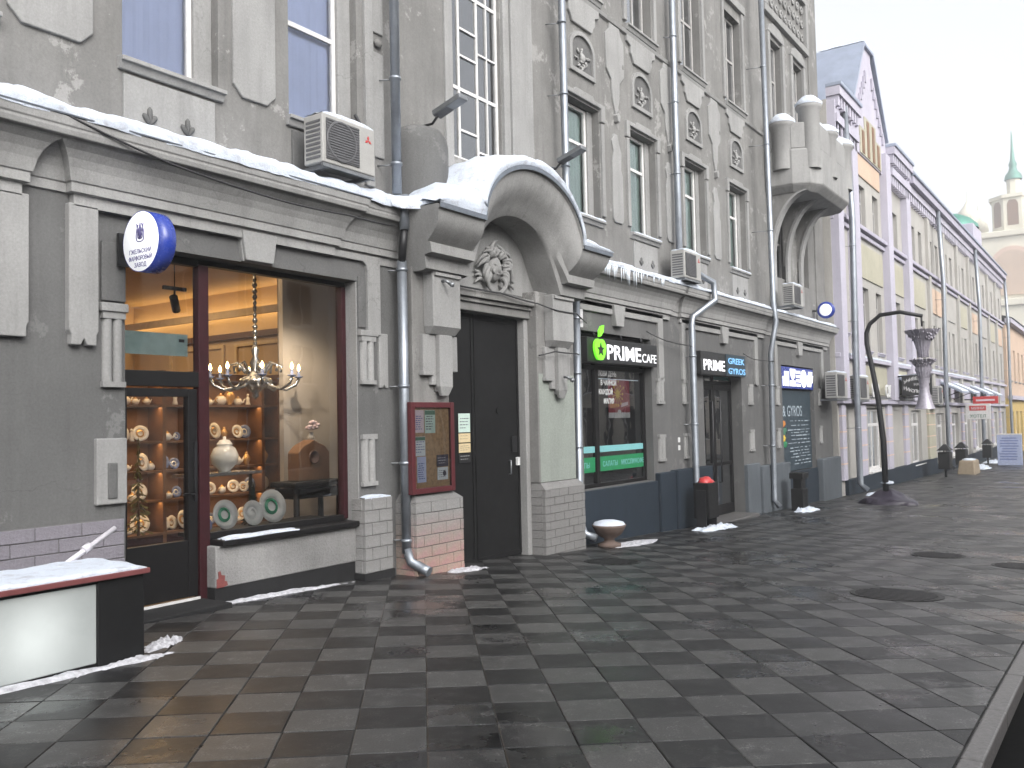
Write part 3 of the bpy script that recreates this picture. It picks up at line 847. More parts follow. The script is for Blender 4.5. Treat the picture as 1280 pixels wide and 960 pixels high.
# hoods, niches, tongues and apron panels of the right-hand axes
for k, x in enumerate(WX):
    h = MB()
    h.xz([(x-0.74, 7.02), (x-0.60, 7.02), (x-0.60, 7.26), (x+0.60, 7.26), (x+0.60, 7.02), (x+0.74, 7.02), (x+0.74, 7.34), (x+0.36, 7.34), (x+0.30, 7.40), (x-0.30, 7.40), (x-0.36, 7.34), (x-0.74, 7.34)], UY-0.06, UY+0.01)
    h.build('window_hood', 'plaster_pale', GB, 0.012)
    for q in (x-0.72, x+0.61): MB().box(q, q+0.11, UY-0.045, UY+0.01, 5.3, 7.0).build('window_architrave', 'plaster_pale', GB, 0.01)
    # arched niche with a relief in it
    arc = [(x+0.36*math.cos(t), 8.12+0.26*math.sin(t)) for t in [math.pi*i/12 for i in range(13)]]
    outer = [(x+0.44, 7.68)] + [(x+0.44*math.cos(t), 8.12+0.34*math.sin(t)) for t in [math.pi*i/12 for i in range(13)]] + [(x-0.44, 7.68)]
    inner = [(x+0.36, 7.76)] + arc + [(x-0.36, 7.76)]
    fr = MB(); n = len(outer)
    vs = [(a, UY-0.05, z) for a, z in outer] + [(a, UY-0.05, z) for a, z in inner] + [(a, UY+0.0, z) for a, z in outer] + [(a, UY-0.005, z) for a, z in inner]
    fs = []
    for i in range(n):
        j = (i+1) % n
        fs += [(i, j, j+n, i+n), (i, i+2*n, j+2*n, j), (i+n, j+n, j+3*n, i+3*n)]
    fr.add(vs, fs)
    nf = fr.build('niche', 'plaster_pale', GB, 0.006)
    MB().add([(a, UY-0.006, z) for a, z in inner], [tuple(range(n))]).build('niche_field', 'plaster_grey', nf)
    rl = MB(); rnd = random.Random(3)
    for i in range(16):
        t = rnd.uniform(0, math.pi*2); rr = rnd.uniform(0.03, 0.24)
        cx, cz = x+rr*math.cos(t), 8.0+rr*0.8*math.sin(t)
        rl.tube([(cx+0.07*math.cos(t+q*2.0)*(1-q*0.5), UY-0.02-0.015*math.sin(q*3), cz+0.06*math.sin(t+q*2.0)*(1-q*0.5)) for q in (0, 0.4, 0.8, 1.2, 1.6)], [0.012, 0.022, 0.024, 0.018, 0.008], 6)
    rl.sphere((x, UY-0.03, 8.0), 0.07, (1, 0.6, 1.2), 10, 8, 0.4)
    rl.build('leaf_relief', 'plaster_light', nf)
    # notched apron under the upper sill
    MB().xz([(x-0.34, 8.55), (x+0.34, 8.55), (x+0.40, 8.66), (x+0.46, 8.72), (x+0.46, 8.86), (x+0.62, 8.92), (x+0.62, 9.10), (x-0.62, 9.10), (x-0.62, 8.92), (x-0.46, 8.86), (x-0.46, 8.72), (x-0.40, 8.66)], UY-0.05, UY+0.01).build('apron_panel', 'plaster_light', GB, 0.012)
    for q in (x-0.72, x+0.60): MB().box(q, q+0.12, UY-0.06, UY+0.01, 9.3, 11.8).build('window_architrave', 'plaster_pale', GB, 0.012)
    MB().box(x-0.78, x+0.78, UY-0.09, UY+0.01, 11.8, 12.0).build('window_hood', 'plaster_pale', GB, 0.012)
    if k < 3:
        t = x+1.22
        MB().xz([(t-0.02, 7.32), (t+0.05, 7.40), (t+0.13, 7.62), (t+0.16, 7.95), (t+0.34, 8.12), (t+0.36, 8.78), (t+0.22, 8.90), (t+0.20, 9.02), (t-0.20, 9.02), (t-0.22, 8.90), (t-0.36, 8.78), (t-0.34, 8.12), (t-0.16, 7.95), (t-0.13, 7.62)], UY-0.04, UY+0.01).build('tongue_panel', 'plaster_light', GB, 0.012)
        MB().xz([(t-0.20, 5.35), (t-0.14, 5.28), (t+0.14, 5.28), (t+0.20, 5.35), (t+0.20, 6.2), (t+0.14, 6.3), (t+0.17, 6.62), (t+0.08, 6.78), (t+0.02, 6.95), (t-0.10, 6.95), (t-0.20, 6.80), (t-0.14, 6.6), (t-0.20, 6.4)], UY-0.035, UY+0.01).build('tongue_panel', 'plaster_light', GB, 0.012)
        MB().xz([(t-0.03, 7.18), (t+0.03, 7.18), (t+0.07, 7.30), (t, 7.36), (t-0.07, 7.30)], UY-0.09, UY+0.01).build('pendant', 'plaster_pale', GB, 0.01)
        MB().sphere((t+0.30, UY-0.02, 8.32), 0.06, (1, 0.5, 1.2), 10, 8).build('boss', 'plaster_wall', GB)
st = MB(); st.sweep([(11.9, UY), (22.9, UY)], [(0, 9.02), (0.05, 9.04), (0.07, 9.10), (0.0, 9.12)]); st.build('string_course', 'plaster_pale', GB)

# end bay over the balcony: surrounds and a carved grid
eb = MB()
for x in (24.2, 26.2):
    eb.box(x-0.70, x-0.52, UY-0.07, UY+0.01, 9.5, 12.1); eb.box(x+0.52, x+0.70, UY-0.07, UY+0.01, 9.5, 12.1)
    eb.xz([(x-0.72, 12.1), (x+0.72, 12.1), (x+0.6, 12.3), (x+0.3, 12.42), (x-0.3, 12.42), (x-0.6, 12.3)], UY-0.08, UY+0.01)
eb.build('window_surround', 'plaster_pale', GB, 0.015)
cp = MB(); cp.box(23.2, 27.2, UY-0.12, UY+0.01, 12.55, 12.75); cp.box(23.2, 27.2, UY-0.12, UY+0.01, 14.1, 14.3)
cp.box(23.2, 23.4, UY-0.118, UY+0.01, 12.75, 14.1); cp.box(27.0, 27.2, UY-0.118, UY+0.01, 12.75, 14.1)
cpo = cp.build('carved_panel', 'plaster_pale', GB, 0.015)
rnd = random.Random(11)
for i in range(9):
    for j in range(3):
        cx, cz = 23.6+i*0.40, 12.98+j*0.43; cr_ = MB()
        cr_.tube([(cx+0.16*math.cos(t)*(1-t/9), UY-0.03, cz+0.16*math.sin(t)*(1-t/9)) for t in [q*0.8 for q in range(9)]], 0.03, 6)
        cr_.sphere((cx, UY-0.03, cz), 0.05, (1, .7, 1), 8, 6)
        cr_.build('scroll_relief', 'plaster_light', cpo)
MB().box(27.35, X1+0.03, UY-0.05, UY+0.1, 4.4, 15.48).build('corner_strip', 'plaster_wall', GB, 0.02)

# ------------------------------------------------------------------ ground floor: cornice
PROF_ALL = [(0.0, 3.60), (0.0, 3.70), (0.045, 3.71), (0.045, 3.79), (0.06, 3.80), (0.07, 3.84), (0.085, 3.91), (0.115, 3.98), (0.16, 4.045), (0.215, 4.09), (0.24, 4.10), (0.24, 4.112), (0.262, 4.12), (0.274, 4.16), (0.274, 4.185), (0.285, 4.195), (0.295, 4.27), (-0.10, 4.36)]
CY = 7.50
PROF = PROF_ALL[:11]+[(-0.05, 4.09)]
FASC = [(-0.05, 4.082)]+PROF_ALL[11:]
PATHS = [
    [(X0, CY-0.02), (3.70, CY-0.02), (3.70, GY+0.02), (4.14, GY+0.02), (4.14, CY-0.02), (7.25, CY-0.02), (7.25, CY+0.03), (8.40, CY+0.03)],
    [(12.20, CY), (16.42, CY), (16.42, GY+0.02), (16.92, GY+0.02), (16.92, CY), (22.05, CY), (22.05, GY+0.02), (22.75, GY+0.02), (22.75, CY), (27.75, CY), (27.75, UY+0.1)]]
TOPS = [[(X0, CY-0.02), (7.25, CY-0.02), (7.25, CY+0.03), (8.40, CY+0.03)], [(12.20, CY), (16.46, CY), (16.46, CY+0.04), (16.88, CY+0.04), (16.88, CY), (27.75, CY), (27.75, UY+0.1)]]
for p in TOPS:
    MB().sweep(p, FASC).build('cornice_fascia', 'plaster_cornice', GB, 0.006)
for p in PATHS:
    MB().sweep(p, PROF).build('cornice', 'plaster_cornice', GB, 0.006)
def fl(path, y_extra=0.31):
    b = MB().sweep(path, [(0.285, 4.272), (0.305, 4.272), (0.308, 4.285), (0.29, 4.292), (-0.10, 4.372), (-0.10, 4.362)])
    return b.build('flashing', 'flashing', GB)
for p in TOPS: fl(p)

def raised(name, poly, d, mat='plaster_pale', y=GY, bev=0.01):
    return MB().xz(poly, y-d, y+0.012).build(name, mat, GB, bev)
def rect(x0, x1, z0, z1): return [(x0, z0), (x1, z0), (x1, z1), (x0, z1)]
# hanging panels with notched ends left of the shop
def pendant_panel(x0, x1, z0, z1, d, mat='plaster_pale'):
    m_ = (x0+x1)/2
    return raised('pendant_panel', [(x0+0.02, z0), (m_-0.03, z0), (m_, z0+0.06), (m_+0.03, z0), (x1-0.02, z0), (x1-0.02, z0+0.09), (x1, z0+0.13), (x1, z1), (x0, z1), (x0, z0+0.13), (x0+0.02, z0+0.09)], d, mat)
pendant_panel(3.20, 3.76, 2.42, 3.62, 0.07)
pendant_panel(4.10, 4.37, 2.38, 3.62, 0.07)
# frieze of the shop: pale frame, keystone, sunk grey fields
raised('frieze', [(4.37, 3.60), (5.93, 3.60), (5.96, 3.36), (6.36, 3.36), (6.40, 3.60), (7.72, 3.60), (7.78, 3.56), (7.80, 3.50), (7.80, 2.72), (8.02, 2.72), (8.02, 3.68), (4.37, 3.68)], 0.05)
raised('keystone', [(5.97, 3.37), (6.33, 3.37), (6.38, 3.68), (5.92, 3.68)], 0.09, 'plaster_light')
def colonnette(x0, x1, z0, z1, y=GY, flip=False):
    w = (x1-x0); b = MB()
    b.box(x0, x1, y-0.05, y+0.012, z0, z0+0.05); b.box(x0, x1, y-0.05, y+0.012, z1-0.06, z1)
    for q in (0.27, 0.73):
        b.lathe([(w*0.21, z0+0.05), (w*0.21, z1-0.06)], (x0+w*q, y+0.0, 0), 12, 'z', True, math.pi, 2*math.pi)
    return b.build('colonnette', 'plaster_pale', GB)
raised('shop_jamb', rect(4.42, 4.655, 2.80, 3.34), 0.03, 'plaster_grey')
MB().box(4.40, 4.66, GY-0.07, GY+0.01, 2.70, 2.78).build('capital', 'plaster_pale', GB, 0.01)
colonnette(4.42, 4.64, 2.02, 2.70)
raised('block_panel', rect(4.36, 4.65, 0.97, 1.56), 0.05, 'plaster_light')
raised('block_panel', rect(4.46, 4.55, 1.02, 1.34), 0.065, 'plaster_grey')
raised('shop_jamb', rect(7.665, 7.80, 2.80, 3.42), 0.02, 'plaster_grey')
MB().box(7.66, 7.96, GY-0.06, GY+0.01, 2.70, 2.77).build('capital', 'plaster_pale', GB, 0.008)
colonnette(7.68, 7.93, 2.12, 2.70); colonnette(7.68, 7.93, 0.90, 1.52)
raised('capital', [(8.0, 2.08), (8.06, 2.08), (8.08, 2.12), (8.11, 2.08), (8.16, 2.08), (8.16, 2.75), (8.0, 2.75)], 0.03, 'plaster_pale')

# jamb reveal lit by the shop
MB().box(7.645, 7.659, GY+0.005, GY+0.235, 0.5, 3.35).build('reveal', 'plaster_pale', GB)

# bricks: each one its own piece over a recessed mortar bed
def brickwork(name, x0, x1, z0, z1, y, bw, bh, mat, depth=0.05, left=None, seed=1):
    """brick face; left = y of the wall behind, to return the bricks along the left side"""
    rnd = random.Random(seed)
    pl = MB().box(x0+0.008, x1-0.008, y+0.012, max(y+depth+0.1, left or 0), z0, z1-0.004).build(name, 'mortar', GB)
    cache = {}
    def brick(cx, cy, cz, lx, ly, lz):
        key = (round(lx, 2), round(ly, 3), round(lz, 3))
        if key not in cache:
            h = 0.004
            b = MB(); b.box(-key[0]/2+h, key[0]/2-h, -key[1]/2, key[1]/2, -key[2]/2+h, key[2]/2-h)
            cache[key] = b.mesh('brick', mat)
        o = place(cache[key], 'brick', pl, 0.005)
        o.location = (cx, cy, cz)
    row = 0; z = z0
    nrow = max(1, round((z1-z0)/bh)); bh = (z1-z0)/nrow
    for row in range(nrow):
        zc = z0+bh*(row+0.5)
        x = x0-(bw/2 if row % 2 else 0)
        while x < x1-1e-3:
            a, c = max(x, x0), min(x+bw, x1)
            if c-a > 0.04: brick((a+c)/2, y+0.025+rnd.uniform(-.004, .004), zc, c-a, 0.05, bh)
            x += bw
        if left:
            yy = y+0.052
            if left-yy > 0.05: brick(x0+0.022, (yy+left)/2, zc, 0.05, left-yy, bh)
    return pl
brickwork('plinth', X0, 4.60, 0.02, 0.84, GY-0.09, 0.40, 0.117, 'brick_lilac', seed=2)
MB().box(X0, 4.60, GY-0.085, GY+0.02, -0.6, 0.02).build('plinth_foot', 'brick_lilac', GB)
brickwork('plinth', 7.62, 8.10, -0.12, 0.76, GY-0.12, 0.25, 0.147, 'stone_base', left=GY+0.1, seed=3)
MB().box(7.60, 8.12, GY-0.13, GY+0.1, -0.6, -0.12).build('plinth_foot', 'plinth_dark', GB)
sn = MB()
brickwork('plinth', 8.28, 9.22, -0.30, 0.66, 7.21, 0.29, 0.137, 'brick_wash', left=GY+0.03, seed=4)
MB().box(8.28, 9.22, 7.215, GY+0.1, -0.8, -0.30).build('plinth_foot', 'brick_wash', GB)
MB().xy([(8.28, 7.21), (9.22, 7.21), (9.22, 7.6), (8.28, 7.6)], 0.66, 0.76, [(8.36, 7.30), (9.08, 7.30), (9.08, 7.6), (8.36, 7.6)]).build('plinth_cap', 'brick_grey', GB)
brickwork('plinth', 11.20, 12.38, -0.62, 0.60, 7.21, 0.27, 0.122, 'brick_grey', left=GY+0.10, seed=5)
MB().box(11.20, 12.38, 7.215, GY+0.1, -1.0, -0.62).build('plinth_foot', 'brick_grey', GB)
MB().xy([(11.20, 7.21), (12.38, 7.21), (12.38, 7.6), (11.20, 7.6)], 0.60, 0.70, [(11.22, 7.30), (12.30, 7.30), (12.30, 7.6), (11.22, 7.6)]).build('plinth_cap', 'brick_grey', GB)

# ------------------------------------------------------------------ portal
PC = 10.36
def pilaster(x0, x1, mat):
    return MB().box(x0, x1, 7.30, GY+0.05, 0.70, 3.60).build('pilaster', mat, GB, 0.015)
plaster('plaster_green', (0.29, 0.315, 0.285), 0.85, 0.3)
pilaster(8.37, 9.075, 'plaster_wall'); pilaster(11.205, 12.28, 'plaster_wall')
MB().box(11.23, 12.255, 7.294, 7.31, 0.71, 2.35).build('green_field', 'plaster_green', GB)  # slightly greener plaster over the lower part of the right pilaster
def console(x0, x1):
    w = x1-x0; b = MB()
    b.box(x0, x1, 7.13, 7.30, 2.86, 3.56)
    b.xy([(x0+0.03, 7.21), (x1-0.03, 7.21), (x1-0.03, 7.30), (x0+0.03, 7.30)], 2.76, 2.86, [(x0, 7.13), (x1, 7.13), (x1, 7.30), (x0, 7.30)])
    c = b.build('console', 'plaster_light', GB, 0.012)
    d = MB(); m_ = (x0+x1)/2
    d.xz([(x0-0.08, 2.30), (x0+0.08, 2.30), (x0+0.08, 2.12), (m_-0.08, 2.12), (m_-0.08, 2.04), (m_+0.10, 2.04), (m_+0.10, 2.12), (x1-0.10, 2.12), (x1-0.10, 2.30), (x1+0.05, 2.30), (x1+0.05, 2.76), (x0-0.08, 2.76)], 7.24, 7.30)
    d.box(m_-0.12, m_+0.14, 7.17, 7.24, 2.10, 2.76)
    d.box(x0-0.10, x0+0.10, 7.22, 7.30, 2.24, 2.30)
    d.xy([(m_-0.06, 7.20), (m_+0.08, 7.20), (m_+0.08, 7.24), (m_-0.06, 7.24)], 1.98, 2.10, [(m_-0.12, 7.17), (m_+0.14, 7.17), (m_+0.14, 7.24), (m_-0.12, 7.24)])
    d.build('console_drop', 'plaster_pale', c, 0.008)
    MB().box(x0+0.02, x1-0.02, 7.10, 7.13, 3.50, 3.54).build('console_fillet', 'plaster_light', c)
console(8.58, 9.14); console(11.42, 12.02)
# stepped lintel over the gate
lb = MB(); lb.box(9.08, 11.205, 7.38, 7.64, 3.30, 3.36); lb.box(9.08, 11.205, 7.33, 7.64, 3.36, 3.46); lb.box(9.08, 11.205, 7.42, 7.64, 3.18, 3.30)
lb.build('lintel', 'plaster_wall', GB, 0.01)
MB().box(11.10, 11.205, 7.46, 7.64, -0.7, 3.18).build('gate_jamb', 'plaster_pale', GB, 0.012); MB().box(9.08, 9.14, 7.46, 7.64, -0.7, 3.18).build('gate_jamb', 'plaster_pale', GB, 0.012)

# eyebrow cornice that swings up over the gate
def lerp(a, b, t): return a+(b-a)*t
OUT, INN = [], []
NS = 8; NA = 40
for i in range(NS): OUT.append((lerp(8.17, 9.10, i/NS), 4.27)); INN.append((lerp(8.40, 9.20, i/NS), 3.54))
for i in range(NA+1):
    t = math.pi*(1-i/NA)
    OUT.append((PC+1.24*math.cos(t), 4.27+0.90*math.sin(t)))
    # inner line: reversed flare at the springing
    s = math.sin(t); e = max(0.0, 1-s*2.2)
    INN.append((PC+0.04+(0.96+0.20*e**2)*math.cos(t), 3.54+0.10*(1-e)+0.90*(s**0.8 if s > 0 else 0)))
for i in range(1, NS+1): OUT.append((lerp(11.62, 12.50, i/NS), 4.27)); INN.append((lerp(11.52, 12.28, i/NS), 3.54))
EP = [(0.0, 7.66), (0.0, 6.70), (0.03, 6.675), (0.15, 6.675), (0.17, 6.72), (0.27, 6.76), (0.38, 6.86), (0.48, 6.98), (0.56, 7.04), (0.58, 7.00), (0.75, 7.00), (0.77, 7.10), (0.97, 7.10), (1.0, 7.14), (1.0, 7.60)]
EP = [(0.0, 7.66), (0.0, 6.70), (0.03, 6.675), (0.07, 6.675), (0.08, 6.70), (0.16, 6.715), (0.26, 6.745), (0.36, 6.80), (0.46, 6.88), (0.55, 6.97), (0.57, 6.93), (0.73, 6.94), (0.76, 7.06), (0.97, 7.08), (1.0, 7.14), (1.0, 7.60)]
EA = [(0.0, 7.66), (0.0, 6.70), (0.03, 6.675), (0.08, 6.675), (0.10, 6.71), (0.22, 6.73), (0.36, 6.76), (0.50, 6.81), (0.63, 6.88), (0.74, 6.95), (0.80, 6.98), (0.88, 7.02), (0.93, 7.05), (0.98, 7.08), (1.0, 7.12), (1.0, 7.60)]
vs, fs = [], []; K = len(EP); N = len(OUT)
for ii, ((ox, oz), (ix, iz)) in enumerate(zip(OUT, INN)):
    t_ = min(max((ii-NS)/NA, 0), 1); bl = min(1.0, math.sin(math.pi*t_)*2.2) if 0 < t_ < 1 else 0.0
    for (w, y), (w2, y2) in zip(EP, EA):
        w, y = lerp(w, w2, bl), lerp(y, y2, bl)
        vs.append((lerp(ox, ix, w), y, lerp(oz, iz, w)))
    continue
    for w, y in EP: vs.append((lerp(ox, ix, w), y, lerp(oz, iz, w)))
for i in range(N-1):
    for k in range(K-1): fs.append((i*K+k, i*K+k+1, (i+1)*K+k+1, (i+1)*K+k))
hood = MB().add(vs, fs, True)
for e in (0, N-1):
    for k in range(1, K-2):
        a, c = vs[e*K+k], vs[e*K+k+1]
        hood.quad(a, c, (c[0], 7.66, c[2]), (a[0], 7.66, a[2]))
ho = hood.build('arched_hood', 'plaster_cornice', GB)
md = ho.modifiers.new('edges', 'EDGE_SPLIT'); md.split_angle = R(28)
# metal edge along the hood
fe = MB(); vs, fs = [], []
for (ox, oz) in OUT:
    vs += [(ox, 6.655, oz+0.012), (ox, 6.655, oz-0.05), (ox, 7.66, oz+0.014)]
    vs[-1] = (ox, 7.66, oz+0.014)
for i in range(N-1):
    fs += [(3*i, 3*i+3, 3*i+4, 3*i+1), (3*i, 3*i+2, 3*i+5, 3*i+3)]
fe.add(vs, fs).build('hood_flashing', 'flashing', GB)
# tympanum field and soffit staining
MB().xz([(x, z) for x, z in INN[NS-1:NS+NA+2]], 7.545, 7.6).build('tympanum', 'plaster_pale', GB)
# carved head with curling hair over the gate
mk = MB(); mc = Vector((PC+0.06, 7.53, 3.86))
mk.sphere(mc, 0.17, (0.82, 0.75, 1.15), 20, 14, 0.08)
mk.sphere(mc+Vector((0, -0.12, -0.02)), 0.035, (0.8, 1.1, 1.6), 8, 8)
for s in (-1, 1):
    mk.sphere(mc+Vector((s*0.055, -0.105, 0.045)), 0.03, (1.2, 0.6, 0.7), 8, 6)
    mk.sphere(mc+Vector((s*0.08, -0.09, -0.05)), 0.04, (1, 0.6, 1), 8, 6)
mk.sphere(mc+Vector((0, -0.11, -0.09)), 0.03, (1.5, 0.6, 0.5), 8, 6)
rnd = random.Random(5)
for i in range(26):
    a = -0.6+math.pi*1.4*i/25.0-0.1
    r0 = 0.16+rnd.uniform(0, 0.05); r1 = r0+rnd.uniform(0.14, 0.26); tw = rnd.choice((-1, 1))*rnd.uniform(0.4, 1.0)
    mk.tube([mc+Vector((lerp(r0, r1, q)*math.cos(a+tw*q*q)*1.05, -0.05-0.05*math.sin(q*3), lerp(r0, r1, q)*math.sin(a+tw*q*q)*0.95)) for q in (0, 0.2, 0.4, 0.6, 0.8, 1.0)], [0.03, 0.036, 0.034, 0.03, 0.024, 0.01], 7)
for s in (-1, 1):
    for j in range(3):
        mk.tube([mc+Vector((s*(0.14+q*0.34), -0.03, -0.12-0.05*j-0.05*math.sin(q*5+j))) for q in (0, 0.25, 0.5, 0.75, 1.0)], [0.03, 0.035, 0.03, 0.026, 0.01], 7)
mk.build('carved_head', 'plaster_pale', GB)

# ------------------------------------------------------------------ gate
gt = thing('gate', 'tall dark steel double gate in arched portal', 'gate', (PC-0.1, 7.62, -0.4))
for a, c in ((9.145, 9.97), (9.98, 11.095)):
    b = MB().box(a, c, 7.585, 7.63, -0.36, 3.175)
    lf = b.build('gate_leaf', 'gate_metal', gt, 0.006)
    f = MB(); f.box(a+0.01, a+0.05, 7.572, 7.586, -0.33, 3.16); f.box(c-0.05, c-0.01, 7.572, 7.586, -0.33, 3.16); f.box(a+0.05, c-0.05, 7.573, 7.586, -0.33, -0.27); f.box(a+0.05, c-0.05, 7.573, 7.586, 3.10, 3.16)
    f.build('gate_rib', 'gate_metal', lf)
MB().box(9.97, 9.98, 7.60, 7.62, -0.36, 3.17).build('gate_seam', 'iron_black', gt)
kp = MB().box(10.86, 10.98, 7.545, 7.573, 1.18, 1.42).build('intercom', 'iron_black', gt, 0.006)
MB().box(10.97, 11.03, 7.53, 7.573, 0.98, 1.10).build('intercom_button_plate', 'letter_plain', kp, 0.003)
MB().tube([(10.80, 7.573, 0.86), (10.80, 7.54, 0.86), (10.80, 7.54, 1.06), (10.80, 7.573, 1.06)], 0.012, 8).build('handle', 'zinc_dark', gt)
MB().tube([(10.55, 7.575, 1.80+0.0*0), (10.55, 7.565, 1.80)], 0.05, 12).build('escutcheon', 'gate_metal', gt)
def plate(name, x0, x1, z0, z1, y, mat, lines, label, cat='sign', ink='print_dark', head=None, rnd=random.Random(2), group=None):
    t = thing(name, label, cat, ((x0+x1)/2, y, z0), group)
    MB().box(x0, x1, y-0.004, y, z0, z1).build('sheet', mat, t)
    b = MB(); h = z1-z0; w = x1-x0
    if head: MB().box(x0+0.004, x1-0.004, y-0.0055, y-0.0042, z1-h*0.2, z1-0.005).build('heading_band', head, t)
    for i in range(lines):
        zz = z1-h*(0.27+0.66*i/max(1, lines)); l0 = rnd.uniform(0.08, 0.16); l1 = rnd.uniform(0.6, 0.93)
        q = x0+w*l0
        while q < x0+w*l1:
            ww = rnd.uniform(0.02, 0.055)
            b.box(q, min(q+ww, x0+w*l1), y-0.0055, y-0.0042, zz-min(0.006, h*0.02), zz+min(0.006, h*0.02)); q += ww+0.012
    if lines: b.build('print_lines', ink, t)
    return t
GYF = 7.583
plate('notice', 9.60, 9.86, 1.50, 1.76, GYF-0.012, 'paper_green', 4, 'pale green paper notice at top of gate stickers', group=None)
plate('notice', 9.60, 9.86, 1.36, 1.485, GYF-0.012, 'paper_yellow', 2, 'yellow sticker with two lines under green gate notice')
plate('notice', 9.60, 9.86, 1.22, 1.345, GYF-0.012, 'paper_yellow', 3, 'lower yellow sticker with three lines above black gate plate')
plate('notice', 9.60, 9.86, 1.08, 1.205, GYF-0.012, 'sign_black', 2, 'small black plate with pale letters on gate', ink='letter_plain')

# ------------------------------------------------------------------ notice board with papers
nb = thing('notice_board', 'dark red framed cork notice board on portal pilaster', 'notice board', (8.66, 7.28, 0.76))
b = MB(); b.box(8.28, 9.04, 7.265, 7.297, 0.80, 1.86)
b.build('cork_panel', 'cork', nb)
b = MB(); b.box(8.24, 8.31, 7.225, 7.296, 0.76, 1.90); b.box(9.01, 9.08, 7.225, 7.296, 0.76, 1.90); b.box(8.31, 9.01, 7.227, 7.296, 0.76, 0.83); b.box(8.31, 9.01, 7.227, 7.296, 1.83, 1.90)
b.build('frame', 'board_red', nb, 0.006)
MB().quad((8.31, 7.235, 0.83), (9.01, 7.235, 0.83), (9.01, 7.235, 1.83), (8.31, 7.235, 1.83)).build('pane', 'glass', nb)
PY = 7.263
plate('notice', 8.33, 8.51, 1.52, 1.80, PY, 'paper_pink', 7, 'pinkish printed sheet in upper left of notice board', ink='print_blue')
plate('notice', 8.53, 8.73, 1.51, 1.80, PY, 'paper_green', 6, 'pale green sheet with dark heading on notice board', head='print_green')
plate('notice', 8.33, 8.53, 1.23, 1.47, PY, 'paper', 5, 'white sheet with green heading on notice board', head='print_green', ink='print_blue')
plate('notice', 8.37, 8.54, 0.90, 1.22, PY, 'paper_lilac', 8, 'lilac printed sheet at lower left of notice board', ink='print_blue')
plate('notice', 8.75, 8.98, 1.08, 1.23, PY, 'print_dark', 3, 'dark flyer at lower right of notice board', ink='letter_plain')
fly = plate('notice', 8.76, 8.97, 0.91, 1.07, PY, 'paper', 4, 'white flyer with black figure under dark flyer on notice board')
MB().sphere((8.90, PY-0.005, 0.99), 0.035, (1, 0.1, 1), 10, 8).build('printed_figure', 'print_dark', fly)

# ------------------------------------------------------------------ porcelain shop front
SF = thing('shopfront', 'maroon framed porcelain shop front with glazed door and big lit window', 'shop front', (6.2, 7.78, -0.06))
FY = 7.76
def bars(items, mat, name, parent, bev=0.005):
    for k, (x0, x1, z0, z1, d) in enumerate(items):
        o = MB().box(x0, x1, FY-d, FY+0.07, z0, z1).build(name, mat, parent, bev)
    return o
bars([(5.58, 5.70, -0.10, 3.30, 0.03), (7.58, 7.655, 0.52, 3.30, 0.03)], 'frame_maroon', 'frame', SF)
bars([(4.665, 5.58, 3.28, 3.355, 0.02), (5.58, 7.655, 3.302, 3.356, 0.022), (4.665, 5.58, 2.05, 2.20, 0.025), (4.665, 4.70, -0.10, 2.05, 0.02), (4.665, 4.70, 2.20, 3.28, 0.02)], 'frame_black', 'frame', SF)
db = MB()
for x0, x1, z0, z1, d in ((4.72, 4.80, -0.04, 2.03, 0.015), (5.46, 5.565, -0.04, 2.03, 0.015), (4.80, 5.46, 1.95, 2.03, 0.013), (4.80, 5.46, -0.04, 0.52, 0.010)): db.box(x0, x1, FY-d, FY+0.07, z0, z1)
dr = db.build('door', 'frame_black', SF, 0.005)
MB().quad((4.80, FY+0.02, 0.52), (5.46, FY+0.02, 0.52), (5.46, FY+0.02, 1.95), (4.80, FY+0.02, 1.95)).build('door_pane', 'glass_shop', dr)
MB().tube([(5.50, FY-0.015, 0.98), (5.50, FY-0.06, 0.98), (5.38, FY-0.06, 0.985)], 0.012, 8).build('handle', 'iron_black', dr)
MB().box(5.52, 5.555, FY-0.03, FY-0.014, 0.9, 1.5).build('handle', 'iron_black', dr)
MB().quad((4.70, FY+0.03, 2.20), (5.58, FY+0.03, 2.20), (5.58, FY+0.03, 3.28), (4.70, FY+0.03, 3.28)).build('pane', 'glass_shop', SF)
MB().quad((5.70, FY+0.03, 0.56), (7.58, FY+0.03, 0.56), (7.58, FY+0.03, 3.30), (5.70, FY+0.03, 3.30)).build('pane', 'glass_shop', SF)
MB().box(5.70, 7.655, FY-0.24, FY+0.07, 0.44, 0.50).build('sill', 'frame_black', SF, 0.01)
bars([(5.70, 7.58, 0.50, 0.57, 0.03)], 'frame_black', 'frame', SF)
MB().box(4.60, 5.62, 7.28, FY+0.02, -0.30, -0.075).build('threshold', 'plinth_dark', SF, 0.01)
MB().box(4.70, 5.56, 7.70, 7.72, -0.07, -0.045).build('threshold_strip', 'frame_white', SF)
# low stone wall under the window
sw_ = MB().box(5.66, 7.64, FY-0.17, FY+0.06, 0.02, 0.44).build('base_wall', 'stone_base', GB, 0.012)
MB().box(5.66, 7.64, FY-0.16, FY+0.06, -0.6, 0.02).build('base_foot', 'plinth_dark', GB)
MB().xz([(5.668, 0.025), (5.74, 0.024), (5.80, 0.04), (5.785, 0.08), (5.76, 0.085), (5.765, 0.14), (5.72, 0.15), (5.71, 0.19), (5.685, 0.185), (5.69, 0.12), (5.668, 0.11)], FY-0.178, FY-0.168).build('paint_splash', 'graffiti_red', GB)
# a strip of frosted film with two clips across the fanlight
ff = thing('fanlight_film', 'pale frosted strip across the fanlight above shop door', 'film', (5.1, 7.8, 2.36))
MB().box(4.70, 5.50, FY+0.045, FY+0.05, 2.36, 2.58).build('strip', 'sticker_clear', ff)
MB().box(5.40, 5.46, FY+0.040, FY+0.0455, 2.50, 2.53).build('clip', 'iron_black', ff)

